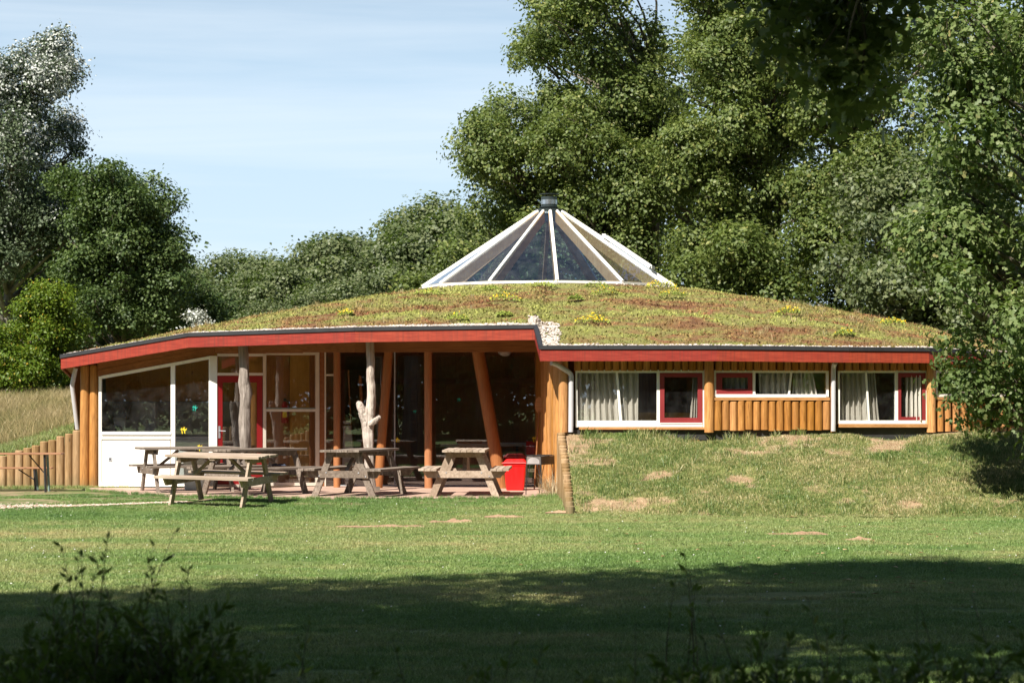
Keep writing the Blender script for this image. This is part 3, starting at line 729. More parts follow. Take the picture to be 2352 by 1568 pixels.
# eaves: red boards with the black edging strip above, one board per side
def edge_norm(p, q):
    d = Vector((q.x - p.x, q.y - p.y, 0)).normalized(); return Vector((d.y, -d.x, 0))
bh = [.235, .225, .215, .215, .225, .22, .21, .21]
for i in range(len(RB)):
    p, q = RB[i], RB[(i + 1) % len(RB)]; nrm = edge_norm(p, q)
    if nrm.dot(Vector(((p.x + q.x) / 2 - HC.x, (p.y + q.y) / 2 - HC.y, 0))) < 0: nrm = -nrm
    h = .25; ins = Vector((0, 0, 0))
    e = (q - p).normalized() * .0005
    nrm_ = nrm * .03
    a, b = p + e, q - e; dn = Vector((0, 0, -.058)); dh = Vector((0, 0, -.258)); ks = max(1, round((b - a).length / 2.9))
    for j in range(ks):
        a1 = a + (b - a) * j / ks; b1 = a + (b - a) * (j + 1) / ks - (b - a).normalized() * (.004 if j < ks - 1 else 0); f_ = nrm * (.001 + .0025 * (j % 2)); mb = MB()
        mb.add([a1 + dn - nrm_, b1 + dn - nrm_, b1 + dn + f_, a1 + dn + f_, a1 + dh - nrm_, b1 + dh - nrm_, b1 + dh + f_, a1 + dh + f_],
               [(0, 1, 2, 3), (7, 6, 5, 4), (3, 2, 6, 7), (1, 0, 4, 5), (0, 3, 7, 4), (2, 1, 5, 6)])
        mb.build('fascia_board', M_RED, house)
    a, b = p + e, q - e
    mb = MB(); up = Vector((0, 0, .012)); d2 = Vector((0, 0, -.056))
    mb.add([a + up - nrm * .05, b + up - nrm * .05, b + up + nrm * .022, a + up + nrm * .022, a + d2 - nrm * .05, b + d2 - nrm * .05, b + d2 + nrm * .022, a + d2 + nrm * .022],
           [(0, 1, 2, 3), (7, 6, 5, 4), (3, 2, 6, 7), (1, 0, 4, 5), (0, 3, 7, 4), (2, 1, 5, 6)])
    mb.build('roof_edging', M_BLACK, house)

# -------- logs (shared meshes: unit radius, unit height)
def log_mesh(seed, top='round'):
    rd = random.Random(seed); mb = MB(); n = 16
    zs = [0, .25, .5, .75, .985, 1.0]; rs = [1.0, .99 + rd.uniform(-.03, .03), 1 + rd.uniform(-.03, .03), .99 + rd.uniform(-.03, .03), .97, .82]
    ph = rd.uniform(0, 6); vs = []
    for z_, r in zip(zs, rs):
        for j in range(n):
            a = 2 * math.pi * j / n; q = r * (1 + .025 * math.sin(3 * a + ph) + .015 * math.sin(5 * a + ph * 2)); vs.append((q * math.cos(a), q * math.sin(a), z_))
    fs = [(i * n + j, i * n + (j + 1) % n, (i + 1) * n + (j + 1) % n, (i + 1) * n + j) for i in range(len(zs) - 1) for j in range(n)]
    fs += [tuple(range(n - 1, -1, -1)), tuple((len(zs) - 1) * n + j for j in range(n))]
    mb.add(vs, fs); return mb
LOGS = [log_mesh(s).mesh('log', M_LOG, True) for s in range(4)]
LOGSG = [log_mesh(s + 9).mesh('log', M_LOGG, True) for s in range(4)]
for me in LOGS + LOGSG: me.set_sharp_from_angle(angle=R(50))
def log(parent, x, y, z0, z1, r, grey=False, name='log', lean=(0, 0)):
    me = random.choice(LOGSG if grey else LOGS); pl = parent.location
    return link(name, me, parent, (x - pl.x, y - pl.y, z0 - pl.z), (lean[0], lean[1], random.uniform(0, 6.28)), (r * random.uniform(.93, 1.02), r, z1 - z0))

# corner posts on the left of the glass front
for px, r in ((194.5, .092), (215.5, .088)):
    p = at(px, 1000, 42.86); log(house, p.x, p.y, -.05, 2.30, r, name='post')

# ------------------------- facade work: things placed on the wall line as seen in elevation
def dl(px): return float(np.interp(px, [200, 227, 490, 605, 735, 765, 1250], [42.75, 42.75, 42.1, 42.7, 43.2, 43.3, 43.3]))
def dr(px): return float(np.interp(px, [1300, 1640, 1950, 2140, 2330], [39.6, 39.6, 39.85, 40.25, 41.2]))
def fp(mb, pts, off=0.0, th=.05, df=dl):
    P = [at(a, b, df(a) + off) for a, b in pts]
    mb.prism(P[::-1] if False else P, (0, th, 0))
def rect(mb, x0, y0, x1, y1, off=0.0, th=.05, df=dl): fp(mb, [(x0, y0), (x0, y1), (x1, y1), (x1, y0)], off, th, df)
def part(name, m, rects=(), polys=(), parent=house, df=dl, smooth=False):
    mb = MB()
    for rc in rects: rect(mb, *rc, df=df)
    for pts, off, th in polys: fp(mb, pts, off, th, df)
    o = mb.build(name, m, parent)
    if parent is not house: o.location = (0, 0, 0)
    return o
def window(fr_rects, fr_polys, panes, m=M_WHITE, df=dl, name='window', pane_off=.02):
    f = part(name, m, fr_rects, fr_polys, df=df)
    for pts in panes:
        mb = MB(); fp(mb, pts, pane_off, .006, df); o = mb.build('pane', M_GLASS, f); o.location = (0, 0, 0)
    return f
def q(x0, y0, x1, y1): return [(x0, y0), (x0, y1), (x1, y1), (x1, y0)]

BOT = 1116
# big slanted kitchen window with white panel below
topy = lambda x: 864 + (x - 226.5) * (817 - 864) / (483.6 - 226.5)
w1 = window([(226.5, 864, 233, BOT, 0, .07), (392, 843, 399.5, BOT, 0, .07)],
            [([(392, topy(392)), (392, 843), (399.5, 843), (399.5, topy(399.5))], 0, .07), ([(233, topy(233)), (233, topy(233) + 7), (392, topy(392) + 7), (392, topy(392))], .002, .06)],
            [[(233, topy(233) + 7), (233, 991), (392, 991), (392, topy(392) + 7)]])
part('window_sill', M_WHITE, [(233, 991, 392, 998, -.03, .1), (233, 998.6, 392, 1004, 0, .06), (233, 1004.6, 392, 1008, -.012, .07)], parent=w1)
pn = part('wall_panel', M_WHITE, [(235, 1009.5, 390, 1106, .012, .04), (233, 1107, 392, 1111, -.004, .05), (233, 1111.6, 392, BOT + 1, -.012, .05)])
part('backing', M_CREAM, [(233, 1008, 392, 1111, .053, .01)], parent=pn)
# key switch on the panel
ks = part('lock_plate', M_STEEL, [(248.5, 1049, 257, 1058.5, -.006, .017)])
part('keyhole', M_DARK, [(251, 1051.5, 254.5, 1056, -.010, .006)], parent=ks)
# tall window beside it
w2 = window([(402, BOT - 5, 479.5, BOT, .002, .06), (399.6, 838, 402, BOT, .003, .05), (479.5, 822, 482, BOT, .003, .05)],
            [([(399.5, topy(399.5)), (399.5, topy(399.5) + 7), (482, topy(482) + 7), (482, topy(482))], .002, .06)],
            [[(399.5, topy(399.5) + 7), (399.5, BOT - 5), (482, BOT - 5), (482, topy(482) + 7)]])
part('door_post', M_WHITE, [(482, 817, 498.5, BOT, -.004, .09)])
# brown boards above the slanted frame up to the soffit
part('wall_board', M_BEAM, [], [([(224, 850), (224, topy(224)), (492, topy(492)), (492, 797)], .03, .03)])
part('wall_board', M_BEAM, [], [([(224, 820), (224, 849.5), (492, 796.5), (492, 770)], .045, .03)])
part('wall_board', M_BEAM, [(492.5, 770, 737, 811, .03, .04)])
# door with transom
tr = window([(499, 812, 603.5, 818, .003, .06), (499, 856, 603.5, 862, -.003, .07)], [], [q(499, 818, 603.5, 856)], name='transom')
dd = part('door', M_DOORRED, [(499, 863, 511, BOT - 4, .012, .05), (590, 863, 603, BOT - 4, .012, .05), (511, 863, 590, 878, .013, .048), (511, 1072, 590, BOT - 4, .013, .048)])
mb = MB(); fp(mb, q(511, 878, 590, 1072), .03, .006); o = mb.build('pane', M_GLASS, dd); o.location = (0, 0, 0)
hd = MB(); rect(hd, 501.5, 978, 506, 1006, .004, .01); 
p0 = at(503.5, 989, dl(503) - .03); hd.tube([p0 + Vector((0, .04, 0)), p0, p0 + Vector((.12, 0, -.005))], .009, 8)
o = hd.build('handle', M_STEEL, dd); o.location = (0, 0, 0)
part('threshold', M_CREAM, [(498.5, BOT - 4, 604, BOT + 2, -.04, .12)])
# panelled window right of the door
w3 = window([(604, 812, 611, BOT, -.003, .08), (724.5, 809, 733.5, BOT, -.003, .08), (611, 939, 724.5, 945, 0, .06), (611, BOT - 8, 724.5, BOT - 1, 0, .06), (611, 806, 724.5, 815, 0, .06)],
            [], [q(611, 815, 724.5, 939), q(611, 945, 724.5, BOT - 8)], M_CREAM)
part('drip_bar', M_GREENP, [(611, 936, 724.5, 938.5, -.02, .03)], parent=w3)
mb = MB(); mb.tube([at(641, 942, 42.85), at(641, 942, 42.97)], .012, 8); o = mb.build('knob', M_DARK, w3); o.location = (0, 0, 0)
part('post', M_BEAM, [(734, 808, 745, BOT, 0, .1)])
w4 = window([(745.3, 808, 748.5, BOT, -.01, .06), (748.5, 859, 766, 863, 0, .04)], [], [q(748.5, 812, 766, 859), q(748.5, 863, 766, BOT)], M_CREAM)
# big glass front between the timber pillars
big = []
for a, b in ((782, 905), (908, 975), (990, 1244)): big.append(q(a, 790, b, BOT - 3))
w5 = window([(782, BOT - 3, 975, BOT, 0, .05), (990, BOT - 3, 1244, BOT, 0, .05), (905, 790, 908, BOT - 3, 0, .04)], [], big, M_STEEL)
part('post', M_CREAM, [(1244, 790, 1248, 930, .02, .05)])
part('post', M_BEAM, [(1238, 790, 1243, 1116, -.1, .05)])
part('post', M_BEAM, [(766, 790, 782, BOT, .06, .1)])
# round pillars, the two leaning ones too
def pillar(px0, py0, px1, py1, d, r):
    a, b = at(px0, py0, d), at(px1, py1, d); mb = MB()
    rd = random.Random(int(px0)); k = 9
    mb.tube([a + (b - a) * i / (k - 1) for i in range(k)], [r * (1 + rd.uniform(-.03, .03)) for _ in range(k)], 18)
    return mb.build('pillar', M_PILLAR, house, True, auto=60)
pillar(984, 1123.5, 983, 790, 42.35, .072)
pillar(773.5, 1121, 773.5, 790, 42.7, .062)
pillar(868, 1122, 893.5, 795, 42.45, .085)
pillar(1152, 1123.5, 1096, 795, 42.35, .115)
# beam under the eaves along the terrace
mb = MB(); a, b = at(489, 797, 41.55), at(816, 793, 41.05); c = at(1241, 793, 40.95)
dz = Vector((0, 0, -.15)); t_ = Vector((0, .12, 0))
for p, qq in ((at(493, 797, 41.98), at(816, 796, 41.32)), (at(816.2, 796, 41.32), at(1244, 795, 41.2))):
    mb = MB(); m_ = (p + qq) / 2
    hz = .17
    mb.add([p + Vector((0, 0, hz)), qq + Vector((0, 0, hz)), qq - Vector((0, 0, .10)), p - Vector((0, 0, .10)),
            p + t_ + Vector((0, 0, hz)), qq + t_ + Vector((0, 0, hz)), qq + t_ - Vector((0, 0, .10)), p + t_ - Vector((0, 0, .10))],
           [(0, 3, 2, 1), (4, 5, 6, 7), (0, 1, 5, 4), (2, 3, 7, 6), (0, 4, 7, 3), (1, 2, 6, 5)])
    mb.build('beam', M_BEAM, house)

# natural tree posts: parts of the house (they carry the eaves)
def spine(ctrl, d, n):
    c = np.array(ctrl, float); s = np.linspace(0, 1, n); k = np.linspace(0, 1, len(c))
    pxs, pys, rs = (np.interp(s, k, c[:, i]) for i in range(3)); return [at(a, b, d) for a, b in zip(pxs, pys)], list(rs)
def trunk_post(ctrls, label, seed):
    rd = random.Random(seed); mb = MB()
    for ctrl, d in ctrls:
        P, rs = spine(ctrl, d, 40); P = [p + Vector((rd.uniform(-.004, .004), rd.uniform(-.01, .01), 0)) for p in P]
        n = 22; vs = []
        for i, (p, r) in enumerate(zip(P, rs)):
            t = (P[min(i + 1, 39)] - P[max(i - 1, 0)]).normalized(); x = t.cross(Vector((0, 1, 0))).normalized(); y = t.cross(x)
            for j in range(n):
                a = 2 * math.pi * j / n; g = 1 + .07 * math.sin(5 * a + i * .22 + seed) + .05 * math.sin(9 * a - i * .17 + math.sin(i * .7)) + .05 * math.sin(2 * a + i * .5) + rd.uniform(-.025, .025)
                vs.append(p + (x * math.cos(a) + y * math.sin(a)) * r * g)
        fs = [(i * n + j, i * n + (j + 1) % n, (i + 1) * n + (j + 1) % n, (i + 1) * n + j) for i in range(39) for j in range(n)]
        fs += [tuple(range(n - 1, -1, -1)), tuple(39 * n + j for j in range(n))]
        mb.add(vs, fs)
    o = mb.build('tree_post', M_DRIFT2 if seed == 2 else M_DRIFT, house, True, auto=60); o['label'] = label; return o
trunk_post([([(563, 1140, .105), (563, 1100, .095), (564, 1060, .09), (563, 1010, .10), (561, 960, .105), (563, 930, .10), (566, 905, .105), (561, 880, .10), (560, 850, .092), (558, 788, .088)], 41.82)],
           'bare grey tree trunk used as a post in front of the red door', 2)
trunk_post([([(853, 1131, .088), (849, 1090, .088), (848, 1040, .082), (846, 1000, .10), (845, 975, .098), (848, 950, .105), (852, 930, .085), (853, 900, .072), (851, 870, .073), (852, 845, .07), (850, 782, .072)], 41.15),
            ([(843, 995, .06), (838, 965, .075), (832, 945, .072), (827, 932, .066), (825, 926, .05)], 41.13),
            ([(850, 975, .05), (859, 968, .055), (867, 961, .042), (870.5, 958, .036)], 41.06)],
           'bleached forked tree trunk used as a post, one stub branch cut short', 5)
mb = MB(); mb.box((at(856, 1131, 40.95).x, 40.95, .03), (.22, .1, .07)); mb.box((at(866, 1126, 40.9).x, 40.9, .06), (.09, .07, .09), (0, 0, .3)); mb.build('post_foot', M_GREY, house)

# -------- right wing
def upper_logs(x0, x1):
    n = round((x1 - x0) / 17.9)
    for i in range(n):
        px = x0 + (i + .5) * (x1 - x0) / n; d = dr(px) + .03; p = at(px, 851.5, d); pt = at(px, 815, d); log(house, p.x, p.y, p.z, pt.z + .06, (x1 - x0) / n / F * d / 2 * .99)
upper_logs(1318, 1617); upper_logs(1642, 1905); upper_logs(1922, 2128); upper_logs(2150, 2330)
def lower_logs(x0, x1, y0, y1, n):
    for i in range(n):
        px = x0 + (i + .5) * (x1 - x0) / n; d = dr(px) - .01; p = at(px, y1 + random.uniform(-1, 2), d); pt = at(px, y0 + random.uniform(-1, 1.5), d); log(house, p.x, p.y, p.z, pt.z, (x1 - x0) / n / F * d / 2 * .985)
lower_logs(1640, 1907, 921, 987, 15); lower_logs(2149, 2330, 921, 989, 10)
for px, r in ((1628.5, .083), (2139, .083), (1294, .088), (1914, .05)):
    d = dr(px) - .03; p = at(px, 986, d); log(house, p.x, p.y, p.z - .05, 2.42, r, name='post')
# side wall of the wing facing the terrace, logs going back
for i in range(15):
    t = i / 14; xx = .86 - .30 * t; yy = 39.85 + 3.35 * t
    log(house, xx, yy, -.02, 2.42 + .02 * i, .118, grey=False)
W = M_CREAM
# first window
w = window([(1321.5, 849, 1326, 981, 0, .07), (1508.5, 856, 1515.5, 973, 0, .07), (1613.5, 849, 1619, 981, 0, .07), (1326, 849, 1613.5, 856, 0, .07), (1326, 973, 1613.5, 980, -.02, .09)],
           [([(1414.5, 856), (1422, 965), (1428.5, 965), (1419.5, 856)], .001, .06), (q(1326, 965.5, 1508.5, 972.5), -.01, .07)],
           [[(1326, 856), (1326, 965.5), (1422, 965.5), (1414.5, 856)], [(1419.5, 856), (1428.5, 965.5), (1508.5, 965.5), (1508.5, 856)]], M_WHITE, dr)
s = part('sash', M_SASHRED, [(1515.5, 856, 1526, 971, -.012, .06), (1602.5, 856, 1613.5, 971, -.012, .06), (1526, 856, 1602.5, 866, -.011, .058), (1526, 959, 1602.5, 971, -.011, .058)], parent=w, df=dr)
mb = MB(); fp(mb, q(1526, 866, 1602.5, 959), .02, .006, dr); o = mb.build('pane', M_GLASS, w); o.location = (0, 0, 0)
part('rail', M_WHITE, [(1516, 970.5, 1613, 972.8, -.03, .03)], parent=w, df=dr)
part('window_ledge', M_PINE, [(1330, 980.5, 1620, 986, -.05, .16)], df=dr)
# middle, shallow window
w = window([(1640.5, 850, 1645, 911, 0, .07), (1728.5, 856, 1735, 905, 0, .07), (1898, 850, 1903.5, 911, 0, .07), (1645, 850, 1898, 856, 0, .07), (1645, 905, 1898, 912, -.02, .09)],
           [([(1815.5, 856), (1810, 905), (1814.5, 905), (1820, 856)], .001, .06)],
           [[(1735, 856), (1735, 905), (1810, 905), (1815.5, 856)], [(1820, 856), (1814.5, 905), (1898, 905), (1898, 856)]], M_WHITE, dr)
part('sash', M_SASHRED, [(1645, 856, 1659, 905, -.012, .06), (1718, 856, 1728.5, 905, -.012, .06), (1659, 856, 1718, 867, -.011, .058), (1659, 893, 1718, 905, -.011, .058)], parent=w, df=dr)
mb = MB(); fp(mb, q(1659, 867, 1718, 893), .02, .006, dr); o = mb.build('pane', M_GLASS, w); o.location = (0, 0, 0)
part('window_ledge', M_PINE, [(1641, 912.5, 1906, 919, -.06, .16)], df=dr)
# third window, in the shade of the oak
w = window([(1924.5, 850, 1929, 973, 0, .07), (2055.5, 856, 2063, 965, 0, .07), (2126, 850, 2130.5, 973, 0, .07), (1929, 850, 2126, 856, 0, .07), (1929, 965, 2126, 973, -.02, .09)],
           [([(1987, 856), (1994, 965), (1998.5, 965), (1991.5, 856)], .001, .06)],
           [[(1929, 856), (1929, 965), (1994, 965), (1987, 856)], [(1991.5, 856), (1998.5, 965), (2055.5, 965), (2055.5, 856)]], M_WHITE, dr)
part('sash', M_SASHRED, [(2063, 856, 2070, 965, -.012, .06), (2118, 856, 2126, 965, -.012, .06), (2070, 856, 2118, 866, -.011, .058), (2070, 957, 2118, 965, -.011, .058)], parent=w, df=dr)
mb = MB(); fp(mb, q(2070, 866, 2118, 957), .02, .006, dr); o = mb.build('pane', M_GLASS, w); o.location = (0, 0, 0)
part('window_ledge', M_PINE, [(1927, 973.5, 2133, 981, -.07, .18)], df=dr)
w = window([(2150, 850, 2154, 911, 0, .07), (2326, 850, 2330, 911, 0, .07), (2154, 850, 2326, 856, 0, .07), (2154, 905, 2326, 911, 0, .07)], [], [q(2154, 856, 2326, 905)], M_WHITE, dr)
part('window_ledge', M_PINE, [(2150, 911.5, 2332, 918, -.05, .12)], df=dr)
part('foundation', M_DARK, [(1318, 986.5, 1640, 1010, .02, .2), (1640.5, 988, 1922, 1010, .02, .2), (1922.5, 981.5, 2140, 1010, .02, .2), (2140.5, 988, 2332, 1010, .02, .2)], df=dr)

# drainpipes
def pipe(pts, r, label=None):
    mb = MB(); P = [at(*p) for p in pts]; Q = []
    for i, p in enumerate(P):
        if 0 < i < len(P) - 1:
            a = (P[i - 1] - p).normalized(); b = (P[i + 1] - p).normalized(); Q += [p + a * .05, p + (a + b) * .012, p + b * .05]
        else: Q.append(p)
    mb.tube(Q, r, 14); return mb.build('drainpipe', M_PIPE, house, True, auto=50)
pipe([(1266, 833, 39.35), (1278, 836, 39.4), (1312, 858, 39.52), (1311, 992, 39.5)], .044)
pipe([(1919, 832, 39.6), (1914.5, 842, 39.75), (1914, 990, 39.72)], .042)
pipe([(174, 845, 42.75), (165.5, 885, 42.8), (178, 985, 43.0)], .042)

# -------- body: side and back walls, floor, inner walls
bw = []
for i in range(8, len(RB)):
    p = RB[i]; v = Vector((p.x - HC.x, p.y - HC.y, 0)); l = v.length; v = v * ((l - .7) / l); bw.append((HC.x + v.x, HC.y + v.y))
bw = [(8.5, 41.35)] + bw + [(-8.25, 43.1)]
mb = MB()
for (x0, y0), (x1, y1) in zip(bw[:-1], bw[1:]):
    z0 = float(roof_z(np.array(x0), np.array(y0))[0]) - .19; z1 = float(roof_z(np.array(x1), np.array(y1))[0]) - .19
    mb.add([(x0, y0, -.1), (x1, y1, -.1), (x1, y1, z1), (x0, y0, z0)], [(0, 1, 2, 3)])
mb.build('outer_wall', M_LOG, house)
def iwall(x0, y0, x1, y1, za, zb, m, name='inner_wall', th=.08):
    mb = MB(); d = Vector((x1 - x0, y1 - y0, 0)).normalized(); n = Vector((-d.y, d.x, 0)) * th
    k = 6; bot = []; top = []
    for i in range(k + 1):
        x = x0 + (x1 - x0) * i / k; y = y0 + (y1 - y0) * i / k
        zt_ = zb if zb is not None else float(roof_z(np.array(x), np.array(y))[0]) - .16
        bot.append(Vector((x, y, za))); top.append(Vector((x, y, zt_)))
    pts = bot + top[::-1]
    mb.prism(pts, n); return mb.build(name, m, house)
fl = MB(); fl.prism([(a, b, .0) for a, b in [(-8.2, 43.2), (-5.5, 42.7), (-4.6, 43.1), (.5, 43.65), (.9, 42), (8.3, 41.9)] + bw[1:-1]], (0, 0, .022)); fl.build('inner_floor', M_FLOOR, house)
iwall(-8.1, 45.6, -5.2, 45.6, 1.62, None, M_OCHRE)
iwall(-8.1, 45.55, -5.2, 45.55, 0, 1.61, M_GREYWALL)
iwall(-4.85, 44.4, -4.33, 44.4, 0, None, M_INBROWN)
iwall(-4.32, 44.42, -3.94, 44.42, 0, None, M_OCHRE)
iwall(-3.93, 44.4, -3.66, 44.4, 0, None, M_INBROWN)
iwall(-5.2, 44.8, -4.86, 44.8, 0, None, M_OCHRE)
iwall(-3.65, 43.7, -3.55, 45.5, 0, None, M_INBROWN)
iwall(-3.7, 45.6, -5.6, 56.0, 0, None, M_INBROWN)
iwall(-3.5, 56.2, 5.5, 56.2, 0, None, M_INBROWN)
iwall(1.0, 43.2, 1.0, 44.4, 0, None, M_INBROWN)
iwall(1.05, 44.45, 6.5, 46.6, 0, None, M_INBROWN)
iwall(5.6, 46.8, 5.6, 56.0, 0, None, M_INBROWN)
for xx in (-2.4, .1, 2.6):
    mb = MB(); mb.box((xx, 56.0, 1.4), (.16, .12, 2.8)); mb.build('inner_post', M_BEAM, house)
mb = MB(); mb.box((-1.2, 55.9, 2.1), (4.4, .1, .14)); mb.build('inner_beam', M_BEAM, house)
# rooms of the right wing
iwall(1.0, 42.6, 8.6, 43.4, .5, None, M_INBROWN)
mb = MB(); mb.box((4.7, 41.2, .83), (7.6, 2.4, .06)); mb.build('inner_floor', M_FLOOR, house)
for xx in (3.35, 5.55): iwall(xx, 39.95, xx, 42.8, .86, None, M_OCHRE)

# ------------------------- glass peak
sky_l = MB(); n12 = 12; ph = R(-90 + 2.4)
RIBT = .26; ZT = 5.74
def rp_(k, r, z, off=0): a = ph + k * math.pi / 6 + off; return Vector((HC.x + r * math.cos(a), HC.y + r * math.sin(a), z))
sky_l.lathe([(SKR - .10, SKZ - .25), (SKR - .02, SKZ - .25), (SKR - .02, SKZ - .03), (SKR - .10, SKZ - .03)], (HC.x, HC.y, 0), 12)
cb = MB()
for k in range(12):
    a, b = rp_(k, SKR + .01, SKZ - .035), rp_(k + 1, SKR + .01, SKZ - .035); cb.bar(a, b, .07, .05)
    cb.bar(a - Vector((0, 0, .15)), b - Vector((0, 0, .15)), .05, .24)
skl = cb.build('skylight', M_WHITE, house)
for k in range(12):
    mb = MB(); a, b = rp_(k, SKR + .04, SKZ - .01), rp_(k, RIBT, ZT); up = Vector((b.x - a.x, b.y - a.y, 0)).normalized() * -.5 + Vector((0, 0, 1))
    mb.bar(a, b, .062, .03, up); mb.bar(a + up.normalized() * .022, b + up.normalized() * .022, .03, .014, up)
    o = mb.build('rib', M_WHITE, skl); o.location = (0, 0, 0)
    mb = MB(); a, b = rp_(k, SKR - .07, SKZ - .14), rp_(k, RIBT, ZT - .12); mb.bar(a, b, .075, .20, up)
    o = mb.build('rafter', M_RAFTER, skl); o.location = (0, 0, 0)
    mb = MB(); p = [rp_(k, SKR, SKZ), rp_(k + 1, SKR, SKZ), rp_(k + 1, RIBT, ZT - .01), rp_(k, RIBT, ZT - .01)]
    mb.prism(p, (0, 0, .006)); o = mb.build('pane', M_SKYGLASS, skl); o.location = (0, 0, 0)
mb = MB(); mb.lathe([(RIBT - .03, ZT - .25), (RIBT + .04, ZT - .25), (RIBT + .05, ZT + .03), (.1, ZT + .06)], (HC.x, HC.y, 0), 12); o = mb.build('peak_collar', M_FLUE, skl); o.location = (0, 0, 0)
# raised opening vent on the right-hand slope
mb = MB(); A = lambda u, v: rp_(2, 0, 0) * 0 + (rp_(2, SKR, SKZ) * (1 - v) * (1 - u) + rp_(3, SKR, SKZ) * (1 - v) * u + rp_(3, RIBT, ZT) * v * u + rp_(2, RIBT, ZT) * v * (1 - u)) + Vector((.03, -.01, .075))
for (u0, v0, u1, v1) in ((.62, .2, .62, .62), (.98, .2, .98, .62), (.62, .2, .98, .2), (.62, .62, .98, .62)): mb.bar(A(u0, v0), A(u1, v1), .08, .07)
o = mb.build('vent_frame', M_WHITE, skl); o.location = (0, 0, 0)
mb = MB(); mb.prism([A(.62, .2), A(.98, .2), A(.98, .62), A(.62, .62)], (0, 0, .006)); o = mb.build('vent_pane', M_SKYGLASS, skl); o.location = (0, 0, 0)
# flue
ch = MB(); ch.lathe([(.13, ZT), (.13, ZT + .06), (.17, ZT + .07), (.17, ZT + .30), (.15, ZT + .305)], (HC.x, HC.y, 0), 28)
ch = ch.build('chimney', M_FLUE, house, True, auto=35)
mb = MB(); mb.lathe([(.20, ZT + .062), (.215, ZT + .072), (.215, ZT + .08), (.18, ZT + .085)], (HC.x, HC.y, 0), 28); o = mb.build('flashing', M_FLUE, ch); o.location = (0, 0, 0)
mb = MB(); mb.lathe([(.174, ZT + .13), (.18, ZT + .135), (.18, ZT + .23), (.174, ZT + .235)], (HC.x, HC.y, 0), 28); o = mb.build('band', M_SILVER, ch, True, auto=35); o.location = (0, 0, 0)
mb = MB(); mb.lathe([(.20, ZT + .345), (.212, ZT + .35), (.212, ZT + .362), (.05, ZT + .375)], (HC.x, HC.y, 0), 28)
for j in range(4): 
    a = j * 1.57 + .4; mb.box((HC.x + .15 * math.cos(a), HC.y + .15 * math.sin(a), ZT + .325), (.02, .02, .05))
o = mb.build('cap', M_FLUE, ch, True, auto=35); o.location = (0, 0, 0)

# ------------------------------------------------------------------ log retaining walls
lw = empty('log_wall', (-9.3, 43, 0), label='low wall of upright weathered logs stepping down to the left of the house', cat='log wall')
for i in range(22):
    px = 176.5 - i * 18.9; x = at(px, 1050, 42.98).x
    log(lw, x, 42.98, -.1, float(lwall_top(x)) + random.uniform(-.015, .015), .079, True)
rw = empty('log_wall', (.88, 37.4, 0), label='log wall running out from the house corner to hold back the grassy bank', cat='log wall')
for i in range(27):
    t = i / 26; x = WALL_X0 + (WALL_X1 - WALL_X0) * t - .02; y = 39.45 - 4.15 * t
    log(rw, x, y, -.2, max(.02, float(bank_z(np.array(1.0), np.array(y))) + .05 + random.uniform(-.015, .02)), .072, True)

# ------------------------------------------------------------------ picnic tables (long side along local X)
def unit_plank(L_, wd, th, seed):
    mb = MB(); rd = random.Random(seed); n = 5; vs = []
    for i in range(n):
        x = -L_ / 2 + L_ * i / (n - 1); sg = rd.uniform(-.003, .003); b = .004
        for yy, zz in ((-wd / 2, -th / 2), (wd / 2, -th / 2), (wd / 2, th / 2 - b), (wd / 2 - b, th / 2), (-wd / 2 + b, th / 2), (-wd / 2, th / 2 - b)): vs.append((x, yy + sg * .5, zz + sg))
    fs = [(i * 6 + j, i * 6 + (j + 1) % 6, (i + 1) * 6 + (j + 1) % 6, (i + 1) * 6 + j) for i in range(n - 1) for j in range(6)] + [(5, 4, 3, 2, 1, 0), tuple((n - 1) * 6 + j for j in range(6))]
    mb.add(vs, fs); return mb
def make_table(Lg, wood, seed):
    t = empty('picnic_table', (0, 0, 0))
    rd = random.Random(seed)
    pl = [unit_plank(Lg, .097, .038, seed + k).mesh('plank', wood) for k in range(3)]
    H = .79; BH = .475
    for i in range(7): link('top_plank', pl[i % 3], t, (rd.uniform(-.008, .008), (i - 3) * .104, H - .019 + rd.uniform(-.002, .002)), (rd.uniform(-.004, .004), 0, rd.choice((0, math.pi))))
    for s in (-1, 1):
        for i in range(3): link('seat_plank', pl[i % 3], t, (rd.uniform(-.008, .008), s * (.505 + i * .104), BH - .019), (0, 0, rd.choice((0, math.pi))))
    for e in (-1, 1):
        x = e * (Lg / 2 - .22); xo = x + e * .04
        m = MB(); z = H - .038 - .045; m.prism([(x, -.345, z + .045), (x, .345, z + .045), (x, .30, z - .045), (x, -.30, z - .045)], (e * -.038, 0, 0)); m.build('top_batten', wood, t)
        m = MB(); z = BH - .038; m.prism([(xo + e * .002, -.71, z), (xo + e * .002, .71, z), (xo + e * .002, .62, z - .12), (xo + e * .002, -.62, z - .12)], (e * .038, 0, 0)); m.build('seat_bearer', wood, t)
        for s in (-1, 1):
            m = MB(); m.prism([(xo, s * .17, H - .04), (xo, s * .285, H - .04), (xo, s * .60, 0), (xo, s * .475, 0)], (e * -.038, 0, 0)); m.build('leg', wood, t)
            for yy, zz in ((s * .30, BH - .07), (s * .43, BH - .13)):
                m = MB(); m.tube([(xo + e * .038, yy, zz), (xo + e * .05, yy, zz)], .011, 8); m.build('bolt', M_STEEL, t)
        m = MB(); m.bar((x - e * .04, 0, H - .06), (e * .10, 0, BH - .10), .085, .035, (0, 1, 0)) if False else m.bar((x * .25, 0, H - .06), (xo - e * .05, 0, BH - .12), .07, .04, (0, 0, 1)); m.build('brace', wood, t)
    m = MB(); m.box((0, 0, H - .058), (.09, .68, .038)); m.build('top_batten', wood, t)
    return t
